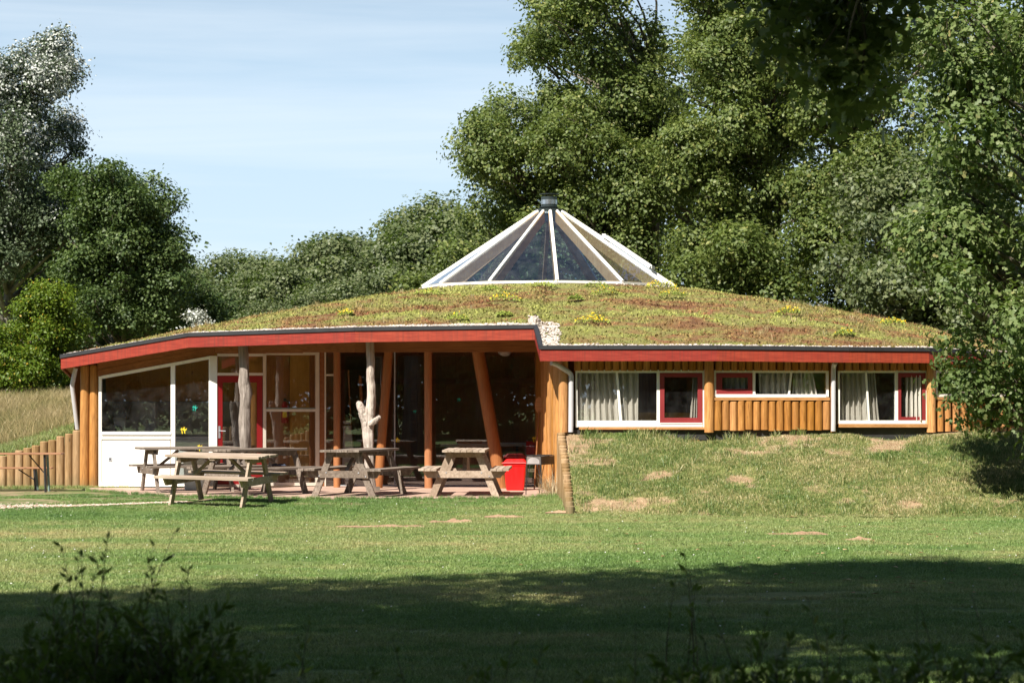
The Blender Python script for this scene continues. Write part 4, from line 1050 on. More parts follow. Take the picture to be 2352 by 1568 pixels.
M_GREYW = m_wood('sun_bleached_plank', (.24, .18, .13), (.40, .31, .235), (.53, .43, .34), along='x', fine=26, rough=.85, obj=True, rnd=1, vary=.25, bumpd=.006)
def table(x, y, deg, label, Lg=1.75, wood=M_GREY, seed=1, z=.02, tilt=0, tilt_y=0):
    t = make_table(Lg, wood, seed); t.name = 'picnic_table'; t.location = (x, y, z); t.rotation_mode = 'ZYX'
    M = Matrix.Rotation(R(tilt), 4, 'X') @ Matrix.Rotation(R(tilt_y), 4, 'Y') @ Matrix.Rotation(R(deg), 4, 'Z')
    t.rotation_mode = 'XYZ'; t.rotation_euler = M.to_euler()
    return tag(t, label, 'picnic table', 'wooden picnic tables on and beside the terrace')
table(-5.83, 41.05, 24, 'grey picnic table in front of the white panel, behind the others', 1.75, M_GREY, 10)
table(-4.47, 39.80, 49, 'dark weathered picnic table before the red door, a dark cloth on its bench', 1.8, M_GREY, 20)
cx = -4.69
table(cx, 36.95, -19, 'pale bleached picnic table standing on the grass nearest the camera', 1.66, M_GREYW, 30, z=-.008, tilt=2.4)
table(-2.62, 39.42, 70, 'picnic table beside the forked tree trunk', 1.75, M_GREY, 40)
table(-.79, 39.47, 88, 'picnic table seen end-on beside the red bin', 1.75, M_GREYW, 50)

# dark cloth on a bench of the second table
c0 = at(640, 1077, 39.9)
mb = MB(); n = 12; rdn = random.Random(3); vs = []
for i in range(n):
    for j in range(6):
        vs.append((c0.x - .13 + .26 * i / (n - 1) + rdn.uniform(-.01, .01), c0.y - .06 + .12 * j / 5, .508 + .035 * abs(math.sin(i * 1.3 + j)) * (1 if 0 < j < 5 and 0 < i < n - 1 else .1)))
mb.add(vs, [(i * 6 + j, (i + 1) * 6 + j, (i + 1) * 6 + j + 1, i * 6 + j + 1) for i in range(n - 1) for j in range(5)])
tag(mb.build('cloth', M_CLOTH, None, True), 'crumpled dark cloth lying on a picnic bench', 'cloth')

# pale box with rounded lid under the back table
p = at(447, 1112, 41.45)
bx_ = empty('storage_box', (p.x, 41.5, .02), label='pale mint plastic tub standing behind the picnic tables', cat='tub')
mb = MB(); mb.add([(-.17, -.14, 0), (.17, -.14, 0), (.17, .14, 0), (-.17, .14, 0), (-.20, -.16, .58), (.20, -.16, .58), (.20, .16, .58), (-.20, .16, .58)], [(0, 3, 2, 1), (4, 5, 6, 7), (0, 1, 5, 4), (1, 2, 6, 5), (2, 3, 7, 6), (3, 0, 4, 7)])
mb.build('body', M_MINT, bx_, bevel=.02); mb = MB(); mb.add([(-.22, -.18, .585), (.22, -.18, .585), (.22, .18, .585), (-.22, .18, .585), (-.15, -.13, .66), (.15, -.13, .66), (.15, .13, .66), (-.15, .13, .66)], [(0, 3, 2, 1), (4, 5, 6, 7), (0, 1, 5, 4), (1, 2, 6, 5), (2, 3, 7, 6), (3, 0, 4, 7)])
mb.build('lid', M_MINT, bx_, bevel=.015)

# red bin
b = empty('bin', (.06, 41.45, .02), R(-4), label='bright red plastic bin with closed lid beside the picnic table', cat='bin')
def frus(x0, y0, z0, x1, y1, z1): return [(-x0, -y0, z0), (x0, -y0, z0), (x0, y0, z0), (-x0, y0, z0), (-x1, -y1, z1), (x1, -y1, z1), (x1, y1, z1), (-x1, y1, z1)]
BF = [(0, 3, 2, 1), (4, 5, 6, 7), (0, 1, 5, 4), (1, 2, 6, 5), (2, 3, 7, 6), (3, 0, 4, 7)]
mb = MB(); mb.add(frus(.155, .15, 0, .195, .19, .47), BF); mb.build('body', M_BIN, b, bevel=.025)
mb = MB(); mb.add(frus(.205, .20, .44, .205, .20, .478), BF); mb.build('rim', M_BIN, b, bevel=.01)
mb = MB(); mb.add(frus(.235, .225, .48, .232, .222, .505), BF); mb.add(frus(.215, .205, .5, .15, .14, .565), BF); mb.build('lid', M_BIN, b, bevel=.014)
mb = MB(); mb.tube([(-.1, .2, .50), (.1, .2, .50)], .012, 8); mb.build('handle', M_BIN, b)

# barbecue: sheet steel trough on four thin legs
q_ = empty('barbecue', (.50, 39.75, .02), R(60), label='rusty sheet metal barbecue on thin black legs beside the log wall', cat='barbecue')
M_RUST = m_paint('scorched_steel', (.13, .11, .10), .5, .5, .5); M_SHEET = m_paint('bare_sheet_steel', (.34, .31, .30), .4, .2, .4)
Lb, Wb, Hb = .25, .14, .66
mb = MB()
for s in (-1, 1): mb.box((0, s * Wb, Hb - .07), (2 * Lb, .008, .14))
mb.box((0, 0, Hb - .14), (2 * Lb, 2 * Wb, .008)); mb.box((Lb, 0, Hb - .07), (.008, 2 * Wb, .14)); mb.build('trough', M_RUST, q_)
mb = MB(); mb.box((-Lb, 0, Hb - .07), (.008, 2 * Wb + .01, .14)); mb.build('end_plate', M_RUST, q_)
mb = MB(); k = 14; mb.prism([(-Lb - .006, -Wb * .85 * math.cos(math.pi * i / k), Hb - .13 + .11 * math.sin(math.pi * i / k) ** .6) for i in range(k + 1)], (-.004, 0, 0)); mb.build('wind_flap', M_SHEET, q_)
mb = MB()
for i in range(11): mb.tube([(-Lb + .03 + i * .045, -Wb, Hb + .012 + .01 * math.sin(i)), (-Lb + .03 + i * .045, Wb, Hb + .018)], .004, 5)
for s in (-1, 0, 1): mb.tube([(-Lb - .03, s * Wb, Hb + .02), (Lb + .03, s * Wb, Hb + .008)], .005, 5)
mb.build('grill', M_DARK, q_)
for sx in (-1, 1):
    for sy in (-1, 1):
        mb = MB(); mb.tube([(sx * Lb, sy * Wb, Hb), (sx * (Lb - .01), sy * (Wb + .02), 0)], .009, 6); mb.tube([(sx * Lb, sy * Wb * .5, Hb - .14), (sx * (Lb - .01), sy * (Wb + .018), .12)], .006, 6); mb.build('leg', M_DARK, q_)

# peel / paddle leaning on the corner post
p = at(1238, 935, 42.0); g0 = at(1205 + 22, 1105, 41.9)
pa = empty('wooden_peel', (g0.x, 41.9, .02), label='round wooden peel on a long handle leaning beside the glass', cat='peel')
mb = MB(); top = Vector((p.x - g0.x, .08, p.z - .1)); mb.tube([(0, 0, 0), top], .013, 8); mb.build('handle', M_BEAM, pa)
mb = MB(); vs = [(top.x + .10 * math.cos(a) * .75, top.y, top.z + .12 + .15 * math.sin(a)) for a in [i * math.pi / 12 for i in range(24)]]; mb.prism(vs, (0, .015, 0)); mb.build('blade', M_PINE, pa)

# folding table and bench by the left log wall
M_ORANGE = m_wood('varnished_table_board', (.22, .10, .05), (.34, .17, .09), (.42, .24, .14), along='x', rnd=0, fine=30)
def folding(name, xr, y, z, H, Wd, L_, deg, label, cat, legx):
    e = empty(name, (xr, y, z), R(deg), label=label, cat=cat)
    mb = MB()
    for s in (-1, 1): mb.box((-L_ / 2, s * Wd / 4, H - .014), (L_, Wd / 2 - .006, .028))
    mb.build('board', M_ORANGE, e, bevel=.006)
    for lx in (legx, L_ - legx):
        for s in (-1, 1):
            mb = MB(); mb.bar((-lx, s * Wd * .36, H - .03), (-lx + .03, s * Wd * .44, 0), .032, .032); mb.build('leg', M_GREENP if (s > 0 and lx == legx) else M_DARK, e)
        mb = MB(); mb.bar((-lx, -Wd * .38, H - .06), (-lx, Wd * .38, H - .06), .03, .03); mb.bar((-lx, -Wd * .4, H * .42), (-lx, Wd * .4, H * .42), .02, .02)
        mb.bar((-lx + .01, 0, H * .42), (-lx - .30 * (1 if lx == legx else -1), 0, H - .04), .02, .02); mb.build('strut', M_DARK, e)
    return e
folding('folding_table', -8.1, 41.25, -.0, .70, .5, 2.2, 3.5, 'orange-brown folding beer table at the left log wall', 'folding table', .30)
folding('folding_bench', -8.42, 41.95, 0, .42, .26, 2.2, 3.0, 'dark folding bench behind the beer table', 'folding bench', .32)

# stickers on the glass: little lizard-like figures in film
def sticker(px, py, d, m, sz, rot, label):
    mb = MB(); c = at(px, py, d); e = empty('window_sticker', c, label=label, cat='sticker', group='small figure stickers on the glass')
    def P(u, v): 
        a = R(rot); return Vector((sz * (u * math.cos(a) - v * math.sin(a)), 0, sz * (u * math.sin(a) + v * math.cos(a))))
    body = [(-.5, .25), (-.35, .1), (-.1, .12), (.0, -.05), (.2, -.12), (.42, .02), (.5, .3), (.34, .18), (.22, .1), (.12, .3), (.3, .5), (.05, .42), (-.02, .22), (-.15, .22), (-.2, .5), (-.32, .24)]
    legs = [[(-.3, .12), (-.34, -.35), (-.24, -.5), (-.2, -.1)], [(.05, -.05), (.0, -.4), (.18, -.5), (.12, -.3), (.2, -.1)]]
    mb.prism([P(*q_) for q_ in body], (0, .002, 0))
    for l in legs: mb.prism([P(*q_) + Vector((0, .0005, 0)) for q_ in l], (0, .002, 0))
    me = mb.mesh('window_sticker', m); bpy.data.objects.remove(e)
    o = link('window_sticker', me, None, c); tag(o, label, 'sticker', 'small figure stickers on the glass')
def dg(px): return dl(px) - .002 + .02 - .004
sticker(422, 988, dg(422), M_YEL, .13, 10, 'yellow sticker on the tall pane beside the white panel')
sticker(459, 1028, dg(459), M_YEL, .12, -20, 'yellow sticker low on the tall pane, just above the picnic tables')
sticker(447.5, 937, dg(447), M_TEAL, .11, 0, 'teal sticker halfway up the tall pane')
sticker(913, 1010, 43.31, M_YEL, .10, 80, 'yellow sticker on the glass between the leaning pillar and the straight pillar')
sticker(1229, 1008, 43.31, M_YEL, .12, 10, 'yellow sticker at the far end of the big glass front')
sticker(953, 945, 43.31, M_TEAL, .07, 10, 'teal sticker on the glass left of the straight pillar')
sticker(1054, 918, 43.31, M_TEAL, .08, 0, 'teal sticker high on the glass beside the right leaning pillar')

# things seen through the windows
e = empty('coffee_machine', at(272, 990, 43.5), label='steel coffee machine behind the kitchen window', cat='coffee machine'); e.location.z = .95
mb = MB(); mb.box((0, .1, .02), (.24, .22, .04)); mb.box((0, .16, .25), (.22, .1, .42)); mb.build('body', M_STEEL, e)
mb = MB(); mb.box((0, .08, .42), (.22, .2, .09)); mb.build('head', M_DARK, e)
mb = MB(); mb.lathe([(.05, .05), (.075, .09), (.07, .17), (.04, .21)], (0, .03, 0), 14); mb.build('jug', M_DARK, e)
mb = MB(); mb.box((-6.6, 43.7, .46), (2.1, .5, .9)); mb.box((-6.6, 43.7, .93), (2.16, .54, .035)); tag(mb.build('kitchen_counter', M_GREYWALL), 'pale kitchen counter behind the slanted window', 'counter')
mb = MB(); mb.box((-7.05, 44.4, 1.28), (.30, .3, .62)); o = mb.build('refrigerator', M_GREYWALL); tag(o, 'pale appliance on the counter behind the kitchen window', 'appliance')
e = empty('fire_extinguisher', (-4.35, 44.25, 1.20), label='red fire extinguisher on the brown wall behind the glass', cat='fire extinguisher')
e.location.x = at(655, 950, 44.3).x
mb = MB(); mb.lathe([(.06, 0), (.07, .02), (.07, .34), (.03, .42)], (0, 0, 0), 16); mb.build('cylinder', M_EXT, e, True, auto=40)
mb = MB(); mb.box((0, 0, .45), (.05, .05, .06)); mb.tube([(0, 0, .46), (.08, 0, .4), (.08, 0, .15)], .01, 6); mb.build('valve', M_DARK, e)
mb = MB(); mb.box((0, -.071, .17), (.08, .004, .12)); mb.build('plate', M_YEL, e)
mb = MB(); c = at(1160, 800, 44.2); mb.lathe([(.16 * math.cos(a), -.155 * math.sin(a)) for a in [i * math.pi / 2 / 7 for i in range(8)]][::-1] + [(.12, .06)], (0, 0, 0), 24)
o = mb.build('ceiling_lamp', M_LAMP, None, True); o.location = c; tag(o, 'round white lamp shade hanging behind the big glass front', 'lamp')
mb = MB(); mb.box((0, 0, 1.2), (.13, .2, .06)); mb.box((0, 0, 1.11), (.15, .2, .05)); mb.prism([(-.07, 0, 1.08), (.08, 0, 1.08), (.17, 0, 0), (-.1, 0, 0)], (0, .2, 0))
o = mb.build('parasol_base', M_GREYWALL); o.location = (at(796, 1000, 43.7).x, 43.8, .02); tag(o, 'pale ridged tapering stand inside the glass beside the pillar', 'stand')
mb = MB(); mb.bar((0, 0, 0), (-.12, .1, 2.2), .02, .02); mb.bar((.22, 0, 0), (.10, .2, 2.1), .05, .03); o = mb.build('leaning_poles', M_PINE); o.location = (at(812, 1000, 43.9).x, 44.0, .02); tag(o, 'long wooden poles leaning inside the glass behind the forked trunk', 'pole')
# dining tables and chairs inside, only their dark edges show
for i, (x_, y_) in enumerate(((-.6, 45.2), (.2, 46.2))):
    e = empty('dining_table', (x_, y_, .02), label=['dark table inside the glass front behind the end-on picnic table', 'dark table inside, further back and nearer the red bin'][i], cat='table')
    mb = MB(); mb.box((0, 0, .74), (1.6, .7, .04)); mb.build('top', M_GREYWALL, e)
    for sx in (-1, 1):
        for sy in (-1, 1): mb = MB(); mb.box((sx * .7, sy * .28, .36), (.05, .05, .72)); mb.build('leg', M_DARK, e)
e = empty('chair', (at(1225, 1060, 43.9).x, 43.95, .02), R(15), label='red-backed chair inside the glass behind the barbecue', cat='chair')
mb = MB(); mb.box((0, 0, .44), (.4, .4, .03)); mb.build('seat', M_OCHRE, e); mb = MB(); mb.box((0, -.18, .70), (.38, .03, .28)); mb.build('backrest', M_EXT, e)
for sx in (-1, 1):
    for sy in (-1, 1): mb = MB(); mb.tube([(sx * .17, sy * .17, 0), (sx * .17, sy * .17, .86 if sy < 0 else .43)], .012, 6); mb.build('leg', M_STEEL, e)

# curtains
def curtain(x0b, x1b, x0t, x1t, yt, yb, d, label, seed, folds=9):
    mb = MB(); n = 90; k = 10; vs = []; rd = random.Random(seed); ph = rd.uniform(0, 6)
    for j in range(k):
        v = j / (k - 1)
        for i in range(n):
            u = i / (n - 1); px = (x0t + (x1t - x0t) * u) * (1 - v) + (x0b + (x1b - x0b) * u) * v
            w_ = u * folds * 2 * math.pi; dd = d + (.045 + .01 * math.sin(v * 3 + u * 5)) * math.sin(w_ + ph + .5 * math.sin(w_ * .37 + v * .6)) + .012 * math.sin(w_ * 2.3 + v * 2)
            p = at(px, yt + (yb - yt) * v, d); vs.append((p.x, dd, p.z))
    mb.add(vs, [(j * n + i, j * n + i + 1, (j + 1) * n + i + 1, (j + 1) * n + i) for j in range(k - 1) for i in range(n - 1)])
    tag(mb.build('curtain', M_CURT, None, True), label, 'curtain', 'linen curtains behind the right wing windows')
curtain(1326, 1424, 1326, 1417, 855, 975, 39.76, 'wide pleated linen curtain behind the first pane beside the drainpipe', 1, 7)
curtain(1426, 1467, 1418, 1467, 855, 975, 39.76, 'narrow linen curtain ending at the dark gap of the first window', 2, 3)
curtain(1585, 1603, 1592, 1603, 862, 962, 39.75, 'bunched linen curtain inside the large red sash', 3, 3)
curtain(1645, 1729, 1645, 1729, 860, 912, 39.84, 'linen curtain behind the shallow red sash', 4, 6)
curtain(1744, 1815, 1742, 1815, 855, 912, 39.84, 'linen curtain in the first pane of the shallow window', 5, 5)
curtain(1819, 1876, 1822, 1866, 855, 912, 39.84, 'linen curtain in the last pane of the shallow window', 6, 5)
curtain(1929, 1996, 1929, 1988, 855, 970, 40.06, 'linen curtain in the first pane of the shaded end window', 7, 5)
curtain(1998, 2022, 1992, 2010, 855, 970, 40.1, 'drawn back linen curtain in the second pane of the shaded end window', 8, 3)
curtain(2080, 2122, 2080, 2120, 862, 965, 40.2, 'linen curtain inside the red sash of the shaded end window', 9, 4)
e = empty('bed_frame', (3.1, 40.6, .86), label='ochre bed boards seen through the first window', cat='bed')
mb = MB(); mb.box((-.55, 0, .47), (2.0, .04, .2)); mb.build('board', M_OCHRE, e)
mb = MB(); mb.box((-.45, -.02, .24), (1.9, .04, .22)); mb.build('board', M_OCHRE, e)

# ------------------------------------------------------------------ flowering clumps on the roof
M_FLOW = m_leaf('yellow_flower', [(0, (.55, .34, .01)), (.6, (.75, .52, .02)), (1, (.82, .62, .05))], trans=.1, tcol=(.6, .4, .02))
M_SEDG = m_leaf('sedum_green', [(0, (.16, .22, .03)), (.6, (.24, .30, .05)), (1, (.33, .36, .07))], trans=.1)
def leaf_cloud(P, Nrm, size, tmpl, seed, jitter=.35):
    """one small leaf per point, facing roughly along Nrm"""
    r = np.random.default_rng(seed); n = len(P); z = Nrm + r.normal(0, jitter, (n, 3)); z /= np.linalg.norm(z, axis=1, keepdims=True)
    a = r.normal(0, 1, (n, 3)); x = np.cross(z, a); x /= np.linalg.norm(x, axis=1, keepdims=True) + 1e-9; y = np.cross(z, x)
    s = (size * r.uniform(.65, 1.25, n))[:, None, None]
    T = tmpl[0][None] * s
    V = P[:, None] + T[..., 0:1] * x[:, None] + T[..., 1:2] * y[:, None] + T[..., 2:3] * z[:, None]
    k = tmpl[0].shape[0]; fn = tmpl[1].shape[1]
    idx = tmpl[1][None] + (np.arange(n) * k)[:, None, None]
    return V.reshape(-1, 3), fn, idx
RHOMB = (np.array([(0, 0, 0), (.5, .34, .10), (1, 0, 0), (.5, -.34, .10)]), np.array([(0, 1, 2), (0, 2, 3)]))
OAKL = (np.array([(0, 0, 0), (.28, .27, .05), (.45, .13, .03), (.72, .33, .06), (1, 0, 0), (.72, -.33, .06), (.45, -.13, .03), (.28, -.27, .05)]),
        np.array([(0, 1, 2), (0, 2, 6), (0, 6, 7), (2, 3, 4), (2, 4, 6), (4, 5, 6)]))
NARROW = (np.array([(0, 0, 0), (.45, .11, .03), (1, 0, 0), (.45, -.11, .03)]), np.array([(0, 1, 2), (0, 2, 3)]))
def roof_clump(px, py, wpx, label, seed, flower=.5, hgt=.14):
    # find the roof point seen at px,py
    lo, hi = 39.3, 47.0
    for _ in range(40):
        m_ = (lo + hi) / 2; p = at(px, py, m_)
        z = float(roof_z(np.array(p.x), np.array(p.y))[0])
        if p.z > z: lo = m_
        else: hi = m_
    p = at(px, py, lo); z = float(roof_z(np.array(p.x), np.array(p.y))[0])
    r = np.random.default_rng(seed); rad = wpx / F * lo / 2; n = int(260 * max(.3, rad)) * 3
    e = empty('sedum_clump', (p.x, p.y, z), label=label, cat='plant', group='flowering clumps on the planted roof')
    a = r.uniform(0, 6.28, n); rr_ = rad * np.sqrt(r.random(n)); h = hgt * (1 - (rr_ / rad) ** 2) * r.uniform(.5, 1.1, n) * (.5 + .5 * np.abs(np.sin(a * 2.3 + seed))) + .02
    P = np.stack([rr_ * np.cos(a), rr_ * np.sin(a) * .9, h], 1)
    V, fn, idx = leaf_cloud(P, np.array([[0, -.2, 1.0]]), .045, RHOMB, seed)
    tag(link('foliage', np_mesh('foliage', V, fn, idx, M_SEDG), e), kind='stuff')
    if flower > 0:
        k = int(n * flower * .6); V, fn, idx = leaf_cloud(P[:k] + np.array([0, 0, .035]), np.array([[0, -.3, 1.0]]), .042, RHOMB, seed + 1)
        tag(link('flowers', np_mesh('flowers', V, fn, idx, M_FLOW), e), kind='stuff')
for args in ((1362, 744, 82, 'bright yellow flowering clump above the eaves step', 1, .8, .15),
             (1520, 662, 74, 'yellow flowering clump at the right foot of the glass peak', 2, .75, .15),
             (1163, 692, 76, 'green and yellow clump in the middle of the roof', 3, .35, .17),
             (1392, 678, 72, 'green and yellow clump below the middle of the glass peak', 4, .2, .15),
             (1322, 690, 38, 'lime green clump left of the one below the glass peak', 5, 0, .12),
             (1545, 682, 66, 'green clump below the yellow one at the right foot of the peak', 6, .25, .14),
             (1050, 736, 56, 'lime green clump above the middle of the long eaves', 7, .05, .13),
             (985, 678, 70, 'lime green clump at the left foot of the glass peak', 8, .1, .13),
             (1130, 668, 46, 'small lime clump near the left foot of the peak', 9, 0, .11),
             (1253, 660, 66, 'lime clump directly in front of the glass peak', 10, 0, .13),
             (1370, 660, 60, 'lime clump at the front right foot of the peak', 11, 0, .12),
             (2050, 746, 60, 'yellow flowering clump near the oak leaves at the end of the roof', 12, .5, .12),
             (1810, 722, 60, 'yellow clump on the right shoulder of the roof', 13, .35, .12),
             (795, 725, 36, 'small yellow-green clump on the left shoulder of the roof', 14, .3, .10),
             (1160, 726, 40, 'small lime clump above the eaves, left of the bright yellow one', 15, 0, .09),
             (1940, 770, 50, 'lime green clump low on the right part of the roof', 16, .1, .10)):
    roof_clump(*args)

# ------------------------------------------------------------------ trees
def limb_path(rd, a, b, n=6, bend=.12):
    a = np.array(a, float); b = np.array(b, float); L_ = np.linalg.norm(b - a); off = np.array([rd.uniform(-1, 1), rd.uniform(-1, 1), rd.uniform(-.3, .8)]) * L_ * bend
    t = np.linspace(0, 1, n)[:, None]; return a * (1 - t) + b * t + off * np.sin(math.pi * t)
def tree_meshes(name, seed, H, rad, z0, nl, nleaf, leaf, tmpl, mleaf, mbark, lumps=None, tr=.22, dens=14, sig=1.5, lump_r=(.22, .38), upb=.45, top=1.0, droop=.75, wisp=.03, jit=.38):
    """trunk mesh and crown mesh, base at the origin; crown built of lumps of leafy twigs"""
    rd = random.Random(seed); r = np.random.default_rng(seed)
    cz = (H + z0) / 2; hz = (H - z0) / 2
    if lumps is None:
        lumps = []
        for i in range(nl):
            d = r.normal(0, 1, 3); d /= np.linalg.norm(d); k = r.uniform(.45, .95)
            zz = cz + d[2] * hz * k; f = 1.0 - (1 - top) * max(0, (zz - cz) / hz)
            lr = rad * r.uniform(*lump_r)
            lumps.append((d[0] * (rad - lr * .6) * k * f, d[1] * (rad - lr * .6) * k * f, min(zz, H - lr * .8), lr))
    lumps = np.array(lumps, float)
    mb = MB(); topz = H * .8; k = 10
    tp = [(math.sin(i * .9 + seed) * .10 * i / k * rad * .3, math.cos(i * .7 + seed) * .10 * i / k * rad * .3, -.3 + (topz + .3) * i / (k - 1)) for i in range(k)]
    mb.tube(tp, [tr * (1.35 if i == 0 else 1) * (1 - .82 * i / (k - 1)) for i in range(k)], 9)
    for (lx, ly, lz, lr) in lumps:
        zb = max(H * .12, min(topz * .92, lz - math.hypot(lx, ly) * rd.uniform(.5, .9))); f = (zb + .3) / (topz + .3) * (k - 1); i0 = int(min(k - 2, f)); u = f - i0
        st = [tp[i0][c] * (1 - u) + tp[i0 + 1][c] * u for c in range(3)]
        rr_ = tr * (1 - .82 * f / (k - 1)) * .55 + .01
        mb.tube([tuple(p) for p in limb_path(rd, st, (lx, ly, lz))], [rr_, rr_ * .8, rr_ * .6, rr_ * .45, rr_ * .3, rr_ * .15], 6)
        for _ in range(2):
            d = r.normal(0, 1, 3); d /= np.linalg.norm(d); mb.tube([tuple(p) for p in limb_path(rd, (lx * .8 + st[0] * .2, ly * .8 + st[1] * .2, lz * .8 + st[2] * .2), (lx + d[0] * lr * .8, ly + d[1] * lr * .8, lz + d[2] * lr * .6), 4)], [rr_ * .4, rr_ * .28, rr_ * .18, rr_ * .08], 5)
    trunk = mb.mesh(name + '_trunk', mbark, True)
    K = max(20, nleaf // dens); wgt = lumps[:, 3] ** 2; li = r.choice(len(lumps), K, p=wgt / wgt.sum())
    d = r.normal(0, 1, (K, 3)); d[:, 2] += upb; d /= np.linalg.norm(d, axis=1, keepdims=True)
    u = r.uniform(.35, 1.0, K) ** .5; u += (r.random(K) < wisp) * r.uniform(.1, .35, K)
    # irregular lumps: radius varies with direction
    s_ = 1 + .22 * np.sin(d[:, 0] * 5 + li * 1.7) * np.cos(d[:, 1] * 4 + li) + .12 * np.sin(d[:, 2] * 9 + li * 2.1)
    tw = lumps[li, :3] + d * (lumps[li, 3] * u * s_)[:, None] * np.array([1, 1, droop])
    n = K * dens; ti = np.repeat(np.arange(K), dens)
    P = tw[ti] + r.normal(0, leaf * sig, (n, 3)) * np.array([1, 1, .7])
    Nn = d[ti] * .85 + np.array([0, 0, .40]) + r.normal(0, .28, (K, 3))[ti]
    keep = P[:, 2] > .05; P, Nn = P[keep], Nn[keep]
    V, fn, idx = leaf_cloud(P, Nn, leaf, tmpl, seed + 5, jit)
    return trunk, np_mesh(name + '_crown', V, fn, idx, mleaf)

def plant(meshes, name, x, y, z, rz, sc, label, cat='tree', group=None, tr=True):
    s = sc if isinstance(sc, tuple) else (sc, sc, sc)
    e = empty(name, (x, y, z), R(rz), label=label, cat=cat, group=group); e.scale = s
    link('trunk' if cat == 'tree' else 'stems', meshes[0], e); link('crown' if cat == 'tree' else 'foliage', meshes[1], e)
    return e

def in_poly(x, y, P):
    c = False; j = len(P) - 1
    for i in range(len(P)):
        if (P[i][1] > y) != (P[j][1] > y) and x < (P[j][0] - P[i][0]) * (y - P[i][1]) / (P[j][1] - P[i][1]) + P[i][0]: c = not c
        j = i
    return c
def outline_tree(name, label, poly, d, depth, n, lr, nleaf, leaf, tmpl, ml, mb_, seed, base_px, ztop, group=None, tr=.28, **kw):
    """a tree whose crown keeps inside an outline as wide as seen in elevation, with its own depth front to back"""
    rd = random.Random(seed); xs_ = [p[0] for p in poly]; ys_ = [p[1] for p in poly]; L_ = []; bx_ = (base_px - 1176) / F * d
    mid = (min(xs_) + max(xs_)) / 2; half = (max(xs_) - min(xs_)) / 2
    while len(L_) < n:
        px, py = rd.uniform(min(xs_), max(xs_)), rd.uniform(min(ys_), max(ys_))
        r = rd.uniform(*lr) ; q = r / d * F * .75
        if not all(in_poly(px + a * q, py + b * q, poly) for a, b in ((1, 0), (-1, 0), (0, 1), (0, -1))): 
            if rd.random() < .9: continue
            if not in_poly(px, py, poly): continue
            r *= .55
        w = math.sqrt(max(0.05, 1 - ((px - mid) / half) ** 2)); dd = d + rd.choice((-1, -1, -.6, 1)) * depth * w * rd.uniform(.3, 1)
        p = at(px, py, dd); L_.append((p.x - bx_, dd - d, p.z, r))
    me = tree_meshes(name, seed, ztop, 4, 1, 0, nleaf, leaf, tmpl, ml, mb_, lumps=L_, tr=tr, **kw)
    return plant(me, name, bx_, d, 0, 0, 1, label, group=group)
G = 'oaks behind the house'
KW = dict(sig=1.25, dens=18, droop=.8, upb=.5, wisp=.04)
outline_tree('oak_tree', 'big oak behind the glass peak, reaching furthest out over the sky', [(1240, -220), (1215, 0), (1190, 60), (1165, 150), (1190, 205), (1105, 235), (1035, 285), (1012, 370), (1055, 415), (1045, 500), (1090, 590), (1250, 640), (1480, 650), (1560, 480), (1590, 250), (1540, 90), (1500, 40), (1470, -220)],
             64, 4.2, 110, (.40, 1.15), 118000, .108, RHOMB, M_OAK, M_BARK, 21, 1500, 15, G, tr=.32, **KW)
outline_tree('oak_tree', 'tall oak standing right of the big one behind the peak', [(1560, -220), (1545, 20), (1570, 200), (1500, 380), (1530, 560), (1600, 660), (1780, 660), (1850, 480), (1860, 200), (1830, -220)],
             62, 3.6, 90, (.38, 1.05), 92000, .108, RHOMB, M_OAK, M_BARK, 34, 1760, 15, G, tr=.28, **KW)
outline_tree('oak_tree', 'oak in shade behind the right wing, next to the dark gap', [(1800, -220), (1770, 100), (1790, 400), (1770, 640), (1900, 700), (2100, 700), (2200, 400), (2200, -220)],
             60, 3.4, 66, (.45, 1.1), 66000, .115, RHOMB, M_OAK, M_BARK, 37, 1960, 15, G, **KW)
outline_tree('oak_tree', 'grey-green tree at the right edge of the roof, in front of its taller neighbours', [(1960, 400), (1915, 470), (1900, 560), (1860, 640), (1850, 720), (1950, 765), (2150, 775), (2350, 770), (2350, 350), (2120, 330)],
             50, 2.8, 56, (.4, .9), 46000, .115, RHOMB, M_DIST, M_BARK, 39, 2080, 7.2, None, tr=.16, **KW)
oakB = tree_meshes('oak', 34, 16.0, 4.8, 2.6, 44, 40000, .16, RHOMB, M_OAK, M_BARK, tr=.26, sig=1.3, lump_r=(.20, .34), dens=18)
plant(oakB, 'oak_tree', 7.0, 78, 0, 20, (1.25, 1.1, 1.0), 'oak further back, filling the space between the first two', group=G)
plant(oakB, 'oak_tree', 17.0, 66, 0, 120, (1.1, 1, 1.1), 'oak half hidden behind the near oak', group=G)
